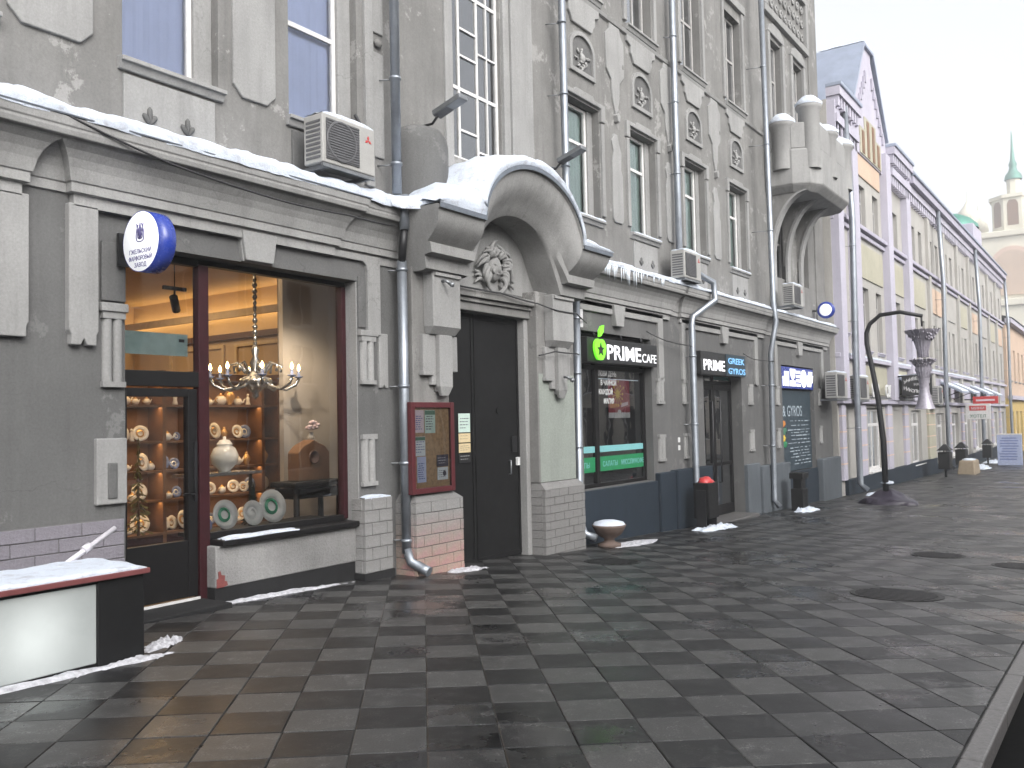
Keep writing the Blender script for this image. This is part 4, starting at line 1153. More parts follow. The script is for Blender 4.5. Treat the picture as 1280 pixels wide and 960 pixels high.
# the shop room
RM = thing('shop_room', 'warm wood and cream interior of the porcelain shop', 'room', (7.4, 10, -0.1))
MB().box(4.30, 10.1, 7.86, 16.0, -0.20, -0.10).build('floor', 'room_floor', RM)
MB().box(4.30, 10.1, 7.86, 16.0, 4.02, 4.12).build('ceiling', 'room_warm', RM)
MB().box(4.20, 4.30, 7.86, 16.0, -0.2, 4.1).build('side_wall', 'room_wood', RM)
MB().box(10.0, 10.1, 7.86, 16.0, -0.2, 4.1).build('side_wall', 'room_warm', RM)
MB().box(4.30, 10.0, 15.9, 16.0, -0.2, 4.1).build('back_wall', 'room_warm', RM)
MB().box(4.30, 4.6, 7.80, 7.86, -0.2, 4.1).build('front_wall', 'room_warm', RM)
MB().box(7.72, 10.1, 7.82, 7.88, -0.2, 4.1).build('front_wall', 'room_dark', RM)
MB().box(4.30, 7.72, 7.82, 7.88, 3.40, 4.1).build('front_wall', 'room_dark', RM)
# plain partition to the right of the window
simple('partition_grey', (0.46, 0.42, 0.38), 0.85, var=0.1, scale=1.5)
MB().box(8.86, 9.0, 8.95, 10.38, -0.1, 4.02).build('partition', 'partition_grey', RM)
MB().box(7.75, 8.86, 8.98, 9.06, -0.1, 4.02).build('partition', 'partition_grey', RM)
# cove, picture rail and panel mouldings on the far side wall
MB().yz([(7.9, 3.52), (7.9, 3.64), (15.9, 3.64), (15.9, 3.52)], 9.70, 9.76).build('cove_lip', 'moulding_warm', RM)
MB().box(9.80, 9.98, 8.0, 15.8, 3.60, 3.62).build('cove_lamp', 'cove_light', RM)
MB().box(9.92, 10.0, 8.0, 15.9, 3.18, 3.28).build('picture_rail', 'rail_dark', RM)
for y0 in (9.3, 11.2, 13.1):
    b = MB(); y1 = y0+1.6
    b.box(9.96, 10.0, y0, y1, 3.04, 3.10); b.box(9.96, 10.0, y0, y1, 2.50, 2.56); b.box(9.96, 10.0, y0, y0+0.06, 2.56, 3.04); b.box(9.96, 10.0, y1-0.06, y1, 2.56, 3.04)
    b.build('panel_moulding', 'moulding_warm', RM)
MB().box(9.9, 10.0, 8.0, 15.9, 2.30, 2.42).build('picture_rail', 'rail_dark', RM)
# lamp light of the shop
def lamp(name, loc, e, size, col, rot=(0, 0, 0), spread=None):
    l = bpy.data.lights.new(name, 'AREA'); l.energy = e; l.size = size; l.color = col
    o = bpy.data.objects.new(name, l); C.objects.link(o); o.location = loc; o.rotation_euler = rot
    return o
lamp('shop_ceiling_lamp', (6.8, 9.6, 3.98), 12, 1.6, (1.0, 0.68, 0.36))
for sx in (6.3, 7.3):
    l = bpy.data.lights.new('window_spot', 'SPOT'); l.energy = 55; l.spot_size = R(85); l.spot_blend = 0.8; l.shadow_soft_size = 0.05; l.color = (1.0, 0.80, 0.58)
    o = bpy.data.objects.new('window_spot', l); C.objects.link(o); o.location = (sx, 8.02, 3.25)
    o.rotation_euler = (Vector((8.0, 8.95, 1.5))-Vector((sx, 8.02, 3.25))).to_track_quat('-Z', 'Y').to_euler()
lamp('shop_ceiling_lamp', (8.0, 13.2, 3.98), 26, 2.0, (1.0, 0.68, 0.36))

# shelving with porcelain
SU = thing('shelving_unit', 'dark wooden shelving along the back of the porcelain shop', 'shelves', (7.0, 10.4, -0.1))
SYF, SYB = 10.30, 10.62
LV = [0.30, 0.72, 1.10, 1.48, 1.95, 2.32]
for z in LV: MB().box(4.6, 8.84, SYF, SYB, z-0.03, z).build('shelf', 'room_wood', SU)
for x in (4.6, 5.75, 6.9, 7.35, 8.5, 8.80): MB().box(x-0.025, x+0.025, SYF-0.01, SYB, -0.1, 2.40).build('upright', 'room_wood', SU)
MB().box(4.6, 8.84, SYB, SYB+0.02, -0.1, 2.40).build('back_panel', 'room_wood', SU)
MB().box(4.6, 8.84, SYF-0.005, SYB, -0.1, 0.27).build('cupboard_base', 'frame_maroon', SU)
for i in range(5):
    l = bpy.data.lights.new('shelf_lamp', 'AREA'); l.shape = 'RECTANGLE'; l.size = 3.8; l.size_y = 0.06; l.energy = 4.2; l.color = (1.0, 0.60, 0.26)
    o = bpy.data.objects.new('shelf_lamp', l); C.objects.link(o); o.location = (6.7, SYF+0.05, LV[i+1]-0.035); o.rotation_euler = (0, 0, 0)

def vase():
    t = thing('vase', 'vase', 'vase'); 
    MB().lathe([(0.0, 0), (0.045, 0), (0.04, 0.02), (0.085, 0.10), (0.09, 0.15), (0.05, 0.21), (0.03, 0.25), (0.045, 0.28), (0.035, 0.28)], n=18).build('body', 'porcelain_gold', t)
    MB().lathe([(0.088, 0.12), (0.0925, 0.14), (0.089, 0.16)], n=18).build('band', 'porcelain_gold', t)
    return t
def plate_dish(mat='porcelain', rim='porcelain_gold', r=0.12):
    t = thing('plate', 'plate', 'plate')
    MB().lathe([(0, 0.012), (r*0.6, 0.010), (r*0.66, 0.0), (r, -0.018), (r, -0.024), (r*0.6, 0.0)], (0, 0, r), 24, 'y').build('dish', mat, t).rotation_euler = (R(-12), 0, 0)
    c = MB().lathe([(r*0.30, -0.001), (r*0.50, 0.008)], (0, -0.004, r), 20, 'y').build('painted_ring', rim, t); c.rotation_euler = (R(-12), 0, 0)
    MB().box(-0.03, 0.03, 0.0, 0.06, 0, 0.012).build('stand', 'iron_black', t)
    return t
def teapot():
    t = thing('teapot', 'teapot', 'teapot')
    MB().lathe([(0, 0), (0.045, 0), (0.075, 0.04), (0.075, 0.08), (0.05, 0.115), (0.045, 0.12)], n=18).build('body', 'porcelain', t)
    MB().lathe([(0.048, 0.119), (0.03, 0.138), (0.012, 0.142), (0.015, 0.158), (0, 0.165)], n=14).build('lid', 'porcelain_gold', t)
    MB().tube([(0.06, 0, 0.04), (0.10, 0, 0.06), (0.115, 0, 0.10), (0.135, 0, 0.115)], [0.018, 0.014, 0.011, 0.008], 8).build('spout', 'porcelain', t)
    MB().tube([(-0.07, 0, 0.09), (-0.11, 0, 0.09), (-0.115, 0, 0.05), (-0.07, 0, 0.035)], 0.008, 7).build('handle', 'porcelain_gold', t)
    return t
def figurine():
    t = thing('figurine', 'figurine', 'figurine')
    MB().lathe([(0, 0), (0.05, 0), (0.045, 0.03), (0.03, 0.09), (0.035, 0.13), (0.015, 0.16), (0.012, 0.17)], n=14).build('body', 'porcelain', t)
    MB().sphere((0, 0, 0.19), 0.024, (1, 1, 1.15), 10, 8).build('head', 'porcelain', t)
    return t
NAMES = {'vase': 'gilded vase', 'plate': 'painted plate on a stand', 'teapot': 'porcelain teapot', 'figurine': 'white porcelain figurine'}
SHELF = {0.30: 'lowest', 0.72: 'second lowest', 1.10: 'middle', 1.48: 'second highest', 1.95: 'highest'}
protos = [vase(), plate_dish(), teapot(), figurine(), plate_dish('porcelain_blue', 'porcelain', 0.10)]
used = [False]*5; rnd = random.Random(21)
for z in LV[:5]:
    x = 5.85
    while x < 8.75:
        k = rnd.choice((0, 0, 1, 1, 2, 2, 3, 4)) if z > 1.0 else rnd.choice((1, 1, 4, 2, 1))
        if all(abs(x-u) > 0.07 for u in (5.75, 6.9, 7.35, 8.5)):
            p = protos[k]
            lab = '%s%s on the %s shelf of the lit porcelain shop' % ('blue ' if k == 4 else '', NAMES[p.name.split('.')[0]], SHELF[z])
            loc = (x, SYF+rnd.uniform(0.08, 0.22), z+0.001); s = rnd.uniform(0.55, 1.05)
            rz = rnd.uniform(-0.4, 0.4)
            gname = 'porcelain on the shop shelves'
            if not used[k]:
                used[k] = True; p.location = loc; p.scale = (s,)*3; p['label'] = lab; p['group'] = gname; p.rotation_euler = (0, 0, rz)
            else: dup(p, loc, lab, gname, rz, s)
        x += rnd.uniform(0.13, 0.19)

# a window table with plates leaning on stands
MB().box(5.72, 7.56, 7.90, 8.30, 0.50, 0.54).build('display_ledge', 'frame_black', SF)
for i, (x, y, r, lab, mt) in enumerate(((5.86, 8.02, 0.075, 'small dark plate at the door end of shop window ledge', 'porcelain_blue'), (6.12, 8.02, 0.16, 'large plate with green centre on shop window ledge', 'porcelain'), (6.50, 8.04, 0.14, 'plain cream dish between larger plates on shop window ledge', 'porcelain'), (6.80, 8.06, 0.19, 'largest green rimmed plate on shop window ledge', 'porcelain'))):
    p = plate_dish(mt, 'porcelain_green' if i != 2 else 'porcelain', r); p.location = (x, y, 0.541); p['label'] = lab; p['group'] = 'plates in the shop window'
# green glass bottle and big pale jar
t = thing('green_decanter', 'bright green round decanter hanging among shelves in shop window', 'decanter', (6.55, 9.2, 1.05))
MB().lathe([(0, 0), (0.05, 0.0), (0.105, 0.06), (0.11, 0.12), (0.07, 0.19), (0.025, 0.22), (0.02, 0.30), (0.028, 0.31)], (6.55, 9.2, 1.09), 18).build('body', 'porcelain_green', t)
MB().sphere((6.55, 9.2, 1.43), 0.03).build('stopper', 'porcelain_green', t)
MB().box(6.40, 7.45, 9.05, 9.4, 1.05, 1.088).build('glass_shelf', 'silver', t)
for x in (6.45, 7.40): MB().box(x-0.015, x+0.015, 9.2, 9.23, -0.1, 1.05).build('leg', 'iron_black', t)
t = thing('pale_jar', 'large pale lidded jar beside green decanter in shop', 'jar', (7.0, 9.2, 1.09))
MB().lathe([(0, 0), (0.08, 0), (0.07, 0.02), (0.15, 0.10), (0.17, 0.20), (0.13, 0.29), (0.09, 0.32), (0.10, 0.34)], (7.0, 9.2, 1.09), 20).build('body', 'porcelain', t)
MB().lathe([(0.10, 0.34), (0.06, 0.39), (0.02, 0.40), (0.022, 0.43), (0, 0.44)], (7.0, 9.2, 1.09), 16).build('lid', 'porcelain', t)
# small dark fir and black figure
def fir(x, y, z, h, r, label, mat='pot_black'):
    t = thing('little_fir', label, 'decoration', (x, y, z))
    b = MB(); rnd = random.Random(int(x*100))
    for i in range(150):
        q = rnd.random(); a = rnd.random()*6.28; rr = r*(1-q)*rnd.uniform(0.5, 1.0); zz = z+0.05+h*q
        c = Vector((x, y, zz)); e = Vector((x+rr*math.cos(a), y+rr*math.sin(a), zz-0.05-0.03*rnd.random()))
        s = Vector((-math.sin(a), math.cos(a), 0))*0.022
        b.add([c, e-s, e+s*0.2+Vector((0, 0, 0.02)), e+s], [(0, 1, 2), (0, 2, 3)])
    b.build('branches', mat, t)
    MB().tube([(x, y, z), (x, y, z+h)], [0.02, 0.006], 7).build('trunk', 'room_wood', t)
simple('fir_dark', (0.02, 0.035, 0.025), 0.8)
simple('fir_gold', (0.16, 0.15, 0.05), 0.7)
fir(6.62, 8.2, 0.541, 0.45, 0.15, 'small black decorative tree among plates in shop window', 'fir_dark')
fir(6.28, 9.9, 0.35, 1.15, 0.18, 'slim decorated tree seen through glass shop door', 'fir_gold')
# wooden clock house on its black stand
ck = thing('clock_house', 'wooden mantel clock with peaked top on black stand in shop', 'clock', (7.78, 8.55, 0.95))
MB().xz([(7.52, 0.95), (8.04, 0.95), (8.04, 1.30), (7.96, 1.38), (7.78, 1.46), (7.60, 1.38), (7.52, 1.30)], 8.45, 8.65).build('case', 'room_wood', ck, 0.012)
MB().lathe([(0, -0.002), (0.07, -0.002), (0.08, -0.012), (0.09, 0.0)], (7.78, 8.448, 1.24), 20, 'y').build('dial', 'rail_dark', ck)
cs = thing('clock_stand', 'black table carrying the wooden mantel clock', 'table', (7.78, 8.55, -0.1))
MB().box(7.35, 8.2, 8.32, 8.78, 0.88, 0.948).build('top', 'pot_black', cs, 0.01)
for x in (7.42, 8.13):
    for y in (8.38, 8.72): MB().tube([(x, y, -0.1), (x, y, 0.4), (x, y, 0.88)], [0.025, 0.04, 0.035], 8).build('leg', 'pot_black', cs)
MB().box(7.40, 8.15, 8.36, 8.74, 0.74, 0.86).build('apron', 'pot_black', cs)
t = thing('flower_vase', 'small vase of pink flowers on wooden mantel clock', 'vase', (7.82, 8.55, 1.45))
MB().lathe([(0, 0), (0.03, 0), (0.05, 0.05), (0.025, 0.10), (0.035, 0.12)], (7.82, 8.55, 1.44), 14).build('vase', 'porcelain', t)
b = MB(); rnd = random.Random(4)
for i in range(14): b.sphere((7.82+rnd.uniform(-.1, .1), 8.55+rnd.uniform(-.06, .06), 1.60+rnd.uniform(-.02, .09)), 0.03, (1, 1, .8), 7, 5)
b.build('blossoms', 'paper_pink', t)
# chandelier
ch = thing('chandelier', 'silver porcelain chandelier with lit candle bulbs inside shop', 'chandelier', (7.32, 9.0, 4.02))
b = MB()
for i in range(18):
    z = 3.98-i*0.075
    b.lathe([(0.016+0.010*(i % 2), z), (0.03+0.008*math.sin(i), z-0.035), (0.016, z-0.07)], (7.32, 9.0, 0), 10)
b.lathe([(0.02, 2.66), (0.05, 2.60), (0.03, 2.52), (0.07, 2.44), (0.04, 2.36), (0.10, 2.28), (0.19, 2.24), (0.21, 2.20), (0.12, 2.13), (0.04, 2.06), (0.05, 2.02), (0, 1.97)], (7.32, 9.0, 0), 18)
b.build('stem', 'silver', ch)
for i in range(8):
    a = i*math.pi/4+0.25; ca_, sa_ = math.cos(a), math.sin(a); P_ = lambda r, z: (7.32+r*ca_, 9.0+r*sa_, z)
    arm = MB().tube([P_(0.10, 2.26), P_(0.22, 2.14), P_(0.38, 2.10), P_(0.50, 2.16), P_(0.54, 2.24)], 0.02, 8)
    arm.tube([P_(0.12, 2.31), P_(0.22, 2.44), P_(0.33, 2.40), P_(0.31, 2.32)], 0.018, 7)
    am = arm.build('arm', 'silver', ch)
    MB().lathe([(0.015, 0), (0.06, 0.025), (0.055, 0.03), (0.02, 0.03), (0.018, 0.10)], P_(0.54, 2.24), 12).build('candle_cup', 'porcelain_blue', am)
    MB().lathe([(0.008, 0), (0.021, 0.03), (0.014, 0.06), (0.0, 0.09)], P_(0.54, 2.34), 10).build('bulb', 'flame_bulb', am)
for a, y in ((5.05, 8.5), (5.9, 8.6)):
    t = thing('track_spotlight', 'black track spotlight under the warm shop ceiling' + (' behind the fanlight' if a < 5.5 else ' behind the big pane'), 'spotlight', (a, y, 3.1))
    MB().box(a-0.14, a+0.14, y-0.02, y+0.02, 3.16, 3.20).build('track', 'iron_black', t)
    MB().tube([(a, y, 3.16), (a, y, 3.06)], 0.012, 8).build('stem', 'iron_black', t)
    MB().tube([(a-0.05, y-0.05, 3.08), (a+0.05, y+0.04, 2.94)], 0.045, 12).build('lamp_head', 'iron_black', t)
    MB().tube([(a, y, 3.2), (a, y, 4.02)], 0.006, 6).build('hanger', 'iron_black', t)

# ------------------------------------------------------------------ round hanging shop sign
rs = thing('hanging_sign', 'round white lightbox sign with blue rim above shop door', 'sign', (4.6, 7.5, 3.28))
sc_ = (4.50, 7.05, 3.28); sr = 0.268
MB().lathe([(0, 0.0), (sr-0.006, 0.0), (sr-0.006, 0.02)], sc_, 48, 'x').build('face', 'sign_face', rs)
MB().lathe([(sr-0.006, 0.004), (sr, 0.0), (sr, 0.17), (sr-0.01, 0.18), (0, 0.18)], sc_, 48, 'x').build('rim', 'sign_blue', rs)
for s, z, w in (('ГЖЕЛЬСКИЙ', 3.175, 1.0), ('ФАРФОРОВЫЙ', 3.115, 1.0), ('ЗАВОД', 3.055, 1.0)):
    text(s, 0.055, 'lettering', 'sign_ink', rs, (4.497, 7.05, z), 0.001, '-x', 'CENTER', 0.0004, 0.86 if len(s) > 9 else 0.95)
em = MB()
def loop(pts): em.tube(pts, 0.0045, 6)
for k in (1.0, 0.62):
    loop([(4.496, 7.05+0.058*k*math.sin(t), 3.345+0.085*k*math.cos(t)+0.018*math.cos(2*t)*k) for t in [i*math.pi/12+0.5 for i in range(22)]])
loop([(4.496, 7.05-0.05, 3.44), (4.496, 7.05-0.035, 3.36), (4.496, 7.05, 3.30), (4.496, 7.05+0.035, 3.36), (4.496, 7.05+0.05, 3.44)])
em.tube([(4.496, 7.05, 3.30), (4.496, 7.048, 3.38), (4.496, 7.05, 3.445)], [0.012, 0.016, 0.002], 6)
em.build('emblem', 'sign_ink', rs)
bk = MB(); bk.box(4.55, 4.66, 7.46, 7.50, 3.12, 3.42); bk.tube([(4.6, 7.48, 3.22), (4.6, 7.30, 3.24)], 0.02, 8); bk.tube([(4.6, 7.48, 3.34), (4.6, 7.30, 3.32)], 0.02, 8); bk.tube([(4.6, 7.40, 3.22), (4.6, 7.40, 3.34)], 0.018, 8); bk.box(4.57, 4.63, 7.28, 7.33, 3.19, 3.37)
bk.build('bracket', 'iron_black', rs)

# ------------------------------------------------------------------ cafe window and signs
def frieze(x0, x1, kx, zt=3.60):
    raised('frieze', [(x0, 2.42), (x0+0.10, 2.40), (x0+0.20, 2.42), (x0+0.20, 3.50), (x1-0.22, 3.50), (x1-0.22, 2.42), (x1-0.12, 2.38), (x1, 2.42), (x1, 3.68), (x0, 3.68)], 0.05)
    raised('keystone', [(kx-0.14, 3.30), (kx+0.14, 3.30), (kx+0.22, 3.68), (kx-0.22, 3.68)], 0.10, 'plaster_light')
frieze(12.62, 16.10, 14.20); frieze(17.0, 21.55, 19.3); frieze(22.85, 27.3, 24.9)
CF = thing('cafe_window', 'dark framed cafe window with green film strip and red poster', 'window', (14.3, 7.72, 0.45))
b = MB(); y = 7.70
for x0, x1, z0, z1 in ((12.955, 13.02, 0.46, 3.15), (13.66, 13.78, 0.52, 3.09), (15.54, 15.615, 0.46, 3.15), (13.02, 15.54, 0.46, 0.52), (13.02, 15.54, 3.09, 3.15), (13.02, 13.66, 2.52, 2.60), (13.78, 15.54, 2.52, 2.60)): b.box(x0, x1, y, y+0.07, z0, z1)
b.build('frame', 'frame_black', CF, 0.006)
for x0, x1 in ((13.0, 13.68), (13.76, 15.56)):
    MB().quad((x0, y+0.04, 0.5), (x1, y+0.04, 0.5), (x1, y+0.04, 3.1), (x0, y+0.04, 3.1)).build('pane', 'glass_shop', CF)
for x0, x1 in ((13.03, 13.65), (13.79, 15.53)):
    MB().box(x0, x1, y+0.030, y+0.036, 0.72, 0.98).build('film_strip', 'film_green', CF)
    MB().box(x0, x1, y+0.030, y+0.036, 1.06, 1.17).build('film_strip', 'film_aqua', CF)
for s, x in (('СУПЫ', 13.08), ('САЛАТЫ', 13.92), ('МЮСЛИ', 14.62), ('КОФЕ', 15.18)):
    text(s, 0.13, 'lettering', 'film_aqua', CF, (x, y+0.028, 0.80), 0.001)
ps = thing('poster', 'red poster with yellow burst hanging inside cafe window', 'poster', (14.6, 7.8, 1.7))
MB().box(14.22, 15.05, 7.745, 7.752, 1.72, 2.38).build('sheet', 'poster_red', ps)
MB().box(14.22, 15.05, 7.742, 7.753, 1.66, 1.76).build('bottom_band', 'letter_plain', ps)
MB().xz([(14.63+0.07*math.cos(t), 1.76+0.055*math.sin(t)) for t in [math.pi*i/10 for i in range(11)]], 7.741, 7.7445).build('badge', 'letter_plain', ps)
b = MB(); rnd = random.Random(8)
for i in range(13):
    a = i*2*math.pi/13; r1 = rnd.uniform(0.17, 0.26)
    cx, cz = 14.58, 2.10
    b.add([(cx+0.05*math.cos(a-0.3), 7.7435, cz+0.05*math.sin(a-0.3)), (cx+r1*math.cos(a), 7.7435, cz+r1*math.sin(a)), (cx+0.05*math.cos(a+0.3), 7.7435, cz+0.05*math.sin(a+0.3)), (cx, 7.7425, cz)], [(0, 1, 2, 3)])
    b.sphere((cx+r1*math.cos(a), 7.7435, cz+r1*math.sin(a)), 0.025, (1, 0.1, 1), 8, 5)
b.build('burst', 'poster_yellow', ps)
MB().xz([(14.70, 1.86), (14.98, 1.90), (14.97, 1.96), (14.72, 1.93)], 7.7425, 7.744).build('tray', 'paper_pink', ps)
MB().xz([(14.26, 1.84), (14.60, 1.86), (14.58, 1.92), (14.26, 1.92)], 7.7425, 7.744).build('tray', 'poster_orange', ps)
slog = thing('window_lettering', 'four lines of white lettering stuck on cafe window glass', 'lettering', (13.9, 7.73, 2.0))
for i, s in enumerate(('ЛОВИ ДЕНЬ', 'В ЧАЙНОЙ', 'КАЖДОЙ', 'МАГИЯ')):
    text(s, 0.125, 'lettering', 'letter_plain', slog, (13.86+0.07*(i % 2)+0.1*(i == 3), 7.738, 2.42-0.165*i), 0.001, bold=0.003, sx=0.9)
MB().box(13.84, 15.40, 7.737, 7.7385, 2.36, 2.375).build('rule', 'letter_dim', slog)
# illuminated fascia: PRIME CAFE
def fascia(name, label, x0, x1, z0, z1, y0=7.44):
    t = thing(name, label, 'sign', ((x0+x1)/2, GY, z0))
    MB().box(x0, x1, y0, GY+0.12, z0, z1).build('box', 'sign_black', t, 0.008)
    return t
s1 = fascia('fascia_sign', 'black fascia reading PRIME CAFE with green apple over cafe window', 12.96, 15.66, 2.62, 3.04)
for k in (13.4, 14.4, 15.2): MB().tube([(k, 7.52, 3.04), (k, 7.58, 3.2)], 0.015, 6).build('hanger', 'iron_black', s1)
def sized_text(s, x0, x1, z, size, mat, parent, y, bold=0.0, ext=0.003, sx=None):
    o = text(s, size, 'letters', mat, parent, (0, 0, 0), ext, bold=bold)
    xs = [v.co.x for v in o.data.vertices]; a, c = min(xs), max(xs); k = (x1-x0)/(c-a)
    for v in o.data.vertices: v.co = (x0+(v.co.x-a)*k, v.co.y+y, v.co.z+z)
    return o
sized_text('PRIME', 13.62, 14.93, 2.69, 0.36, 'letter_white', s1, 7.42, 0.006)
sized_text('CAFE', 15.00, 15.60, 2.69, 0.23, 'letter_white', s1, 7.43, 0.0)
ap = MB(); out = []
for i in range(40):
    t = 2*math.pi*i/40
    r = 0.19*(1-0.13*math.cos(2*t)**2*0+0.05*math.sin(3*t)) ; dz = -0.03*math.exp(-((t-math.pi/2)/0.35)**2)+0.025*math.exp(-((t-1.5*math.pi)/0.3)**2)
    out.append((13.30+r*1.02*math.cos(t), 2.84+r*1.05*math.sin(t)+dz))
star = [(13.30+(0.115 if i % 2 == 0 else 0.05)*math.cos(math.pi/2+i*math.pi/5), 2.83+(0.115 if i % 2 == 0 else 0.05)*math.sin(math.pi/2+i*math.pi/5)) for i in range(10)]
apo = MB().xz(out, 7.37, 7.41).build('apple', 'letter_green', s1)
MB().xz(star, 7.355, 7.372).build('star', 'sign_black', apo)
MB().xz([(13.28, 3.05), (13.33, 3.06), (13.42, 3.14), (13.45, 3.26), (13.36, 3.24), (13.29, 3.16)], 7.37, 7.41).build('leaf', 'letter_green', apo)
# blue plinth below
raised('plinth_panel', rect(12.45, 15.66, -0.9, 0.44), 0.06, 'plinth_blue', bev=0.01)
raised('plinth_panel', rect(15.66, 16.35, -0.9, 0.58), 0.12, 'plinth_blue', bev=0.02)
raised('plinth_panel', rect(16.35, 18.14, -0.9, 0.60), 0.17, 'plinth_blue', bev=0.02)
raised('plinth_panel', rect(20.46, 21.3, -1.2, 0.50), 0.10, 'pier_blue_grey', bev=0.02)
raised('plinth_panel', rect(21.3, 23.44, -1.2, 0.42), 0.16, 'pier_blue_grey', bev=0.02)
MB().xz(rect(26.36, 28.3, -1.4, 0.36), GY-0.20, GY).build('plinth_panel', 'pier_blue_grey', GB, 0.03)
raised('plinth_panel', rect(23.44, 26.36, -1.4, 0.12), 0.05, 'plinth_blue', bev=0.01)
for (a, c) in ((15.80, 16.10), (17.02, 17.22), (20.85, 21.15), (22.9, 23.15), (26.75, 27.0)):
    colonnette(a, c, 0.80, 1.32); colonnette(a, c, 1.92, 2.42)
raised('wall_mark', rect(16.75, 16.85, 1.14, 1.24), 0.01, 'letter_plain'); raised('wall_mark', rect(16.75, 16.85, 0.98, 1.08), 0.01, 'letter_plain')

# ------------------------------------------------------------------ gyros entrance
GD = thing('glazed_double_door', 'black double door with glass panels and tall handles under gyros sign', 'door', (19.3, 7.8, -0.6))
y = 7.80
for a, c in ((18.17, 19.28), (19.30, 20.43)):
    b = MB()
    for x0, x1, z0, z1 in ((a, a+0.10, -0.60, 2.38), (c-0.10, c, -0.60, 2.38), (a+0.10, c-0.10, -0.60, -0.38), (a+0.10, c-0.10, 2.26, 2.38), (a+0.10, c-0.10, 0.52, 0.60)): b.box(x0, x1, y, y+0.06, z0, z1)
    lf = b.build('door_leaf', 'frame_black', GD, 0.005)
    MB().quad((a+0.1, y+0.03, -0.4), (c-0.1, y+0.03, -0.4), (c-0.1, y+0.03, 2.3), (a+0.1, y+0.03, 2.3)).build('pane', 'glass_dark', lf)
    hx = c-0.22 if a < 19 else a+0.22
    MB().tube([(hx, y-0.005, 0.15), (hx, y-0.07, 0.15), (hx, y-0.07, 2.0), (hx, y-0.005, 2.0)], 0.022, 8).build('handle', 'iron_black', lf)
b = MB()
for x0, x1, z0, z1 in ((18.155, 20.445, 2.385, 2.46), (18.155, 20.445, 2.98, 3.07), (18.155, 18.22, 2.46, 2.98), (20.38, 20.445, 2.46, 2.98), (19.26, 19.33, 2.46, 2.98)): b.box(x0, x1, y-0.002, y+0.06, z0, z1)
b.build('fanlight_frame', 'frame_black', GD, 0.005)
MB().quad((18.2, y+0.03, 2.44), (20.4, y+0.03, 2.44), (20.4, y+0.03, 3.0), (18.2, y+0.03, 3.0)).build('fanlight_pane', 'glass_dark', GD)
MB().box(19.42, 20.3, y+0.015, y+0.02, 2.50, 2.68).build('sticker', 'film_aqua', GD)
MB().box(18.16, 20.44, 7.20, 7.90, -1.1, -0.62).build('step', 'kerb_granite', GD, 0.012)
s2 = fascia('fascia_sign', 'black fascia with white PRIME and blue GREEK GYROS over door', 17.75, 20.35, 2.56, 3.06, 7.42)
sized_text('PRIME', 17.84, 19.05, 2.66, 0.32, 'letter_white', s2, 7.40, 0.006)
MB().box(19.15, 20.36, 7.40, 7.42, 2.57, 3.05).build('panel', 'menu_slate', s2)
sized_text('GREEK', 19.24, 20.26, 2.84, 0.19, 'letter_blue', s2, 7.39, 0.003)
sized_text('GYROS', 19.24, 20.30, 2.61, 0.19, 'letter_blue', s2, 7.39, 0.003)

# ------------------------------------------------------------------ menu bay
MN = thing('menu_board', 'tall slate menu board with chalk lines in last bay', 'menu board', (24.9, 7.6, 0.1))
MB().box(23.47, 26.33, 7.66, 7.74, 0.12, 2.34).build('board', 'menu_slate', MN, 0.008)
text('& GYROS', 0.42, 'lettering', 'letter_dim', MN, (23.75, 7.655, 1.62), 0.002)
b = MB(); rnd = random.Random(9); z = 1.50
while z > 0.30:
    q = 24.0+rnd.uniform(0, 0.8)
    while q < 26.1:
        w = rnd.uniform(0.12, 0.5); b.box(q, min(26.15, q+w), 7.652, 7.658, z-rnd.uniform(0.012, 0.03), z); q += w+rnd.uniform(0.05, 0.2)
    z -= rnd.uniform(0.075, 0.13)
b.build('chalk_lines', 'letter_dim', MN)
for i, (z, mt) in enumerate(((1.42, 'poster_orange'), (1.22, 'print_green'), (1.02, 'poster_yellow'), (0.86, 'film_green'))):
    MB().sphere((23.8+0.1*(i % 2), 7.655, z), 0.16, (1.1, 0.03, 0.55), 12, 8, 0.4).build('food_picture', mt, MN)
NS_ = thing('light_sign', 'glowing white sign of bars, circle and striped oval shapes over menu', 'sign', (24.9, 7.5, 2.4))
MB().box(23.47, 26.33, 7.56, 7.66, 2.38, 2.96).build('backing', 'sign_blue', NS_)
yy = 7.545
b = MB()
for i in range(4): b.box(23.56+i*0.15, 23.63+i*0.15, yy, yy+0.02, 2.44, 2.84 if i else 2.7)
b.build('bars', 'letter_white', NS_)
MB().xz([(24.42+0.23*math.cos(t), 2.92+0.30*math.sin(t)) for t in [math.pi+math.pi*i/14 for i in range(15)]], yy, yy+0.02).build('half_disc', 'letter_white', NS_)
MB().box(24.20, 24.65, yy, yy+0.02, 2.44, 2.60).build('block', 'letter_white', NS_)
for k in range(4): MB().box(24.72, 25.10, yy, yy+0.02, 2.44+k*0.12, 2.52+k*0.12).build('bar', 'letter_white', NS_)
MB().xz([(25.42+0.27*math.cos(t), 2.67+0.25*math.sin(t)) for t in [2*math.pi*i/28 for i in range(28)]], yy, yy+0.02).build('disc', 'letter_white', NS_)
b = MB()
for k in range(-3, 3):
    c0 = 26.0+k*0.095
    b.xz([(c0-0.06, 2.45), (c0, 2.45), (c0+0.16, 2.89), (c0+0.10, 2.89)], yy, yy+0.02) if -2 <= k <= 1 else b.xz([(c0-0.0, 2.56), (c0+0.05, 2.56), (c0+0.13, 2.78), (c0+0.08, 2.78)], yy, yy+0.02)
b.build('striped_oval', 'letter_white', NS_)

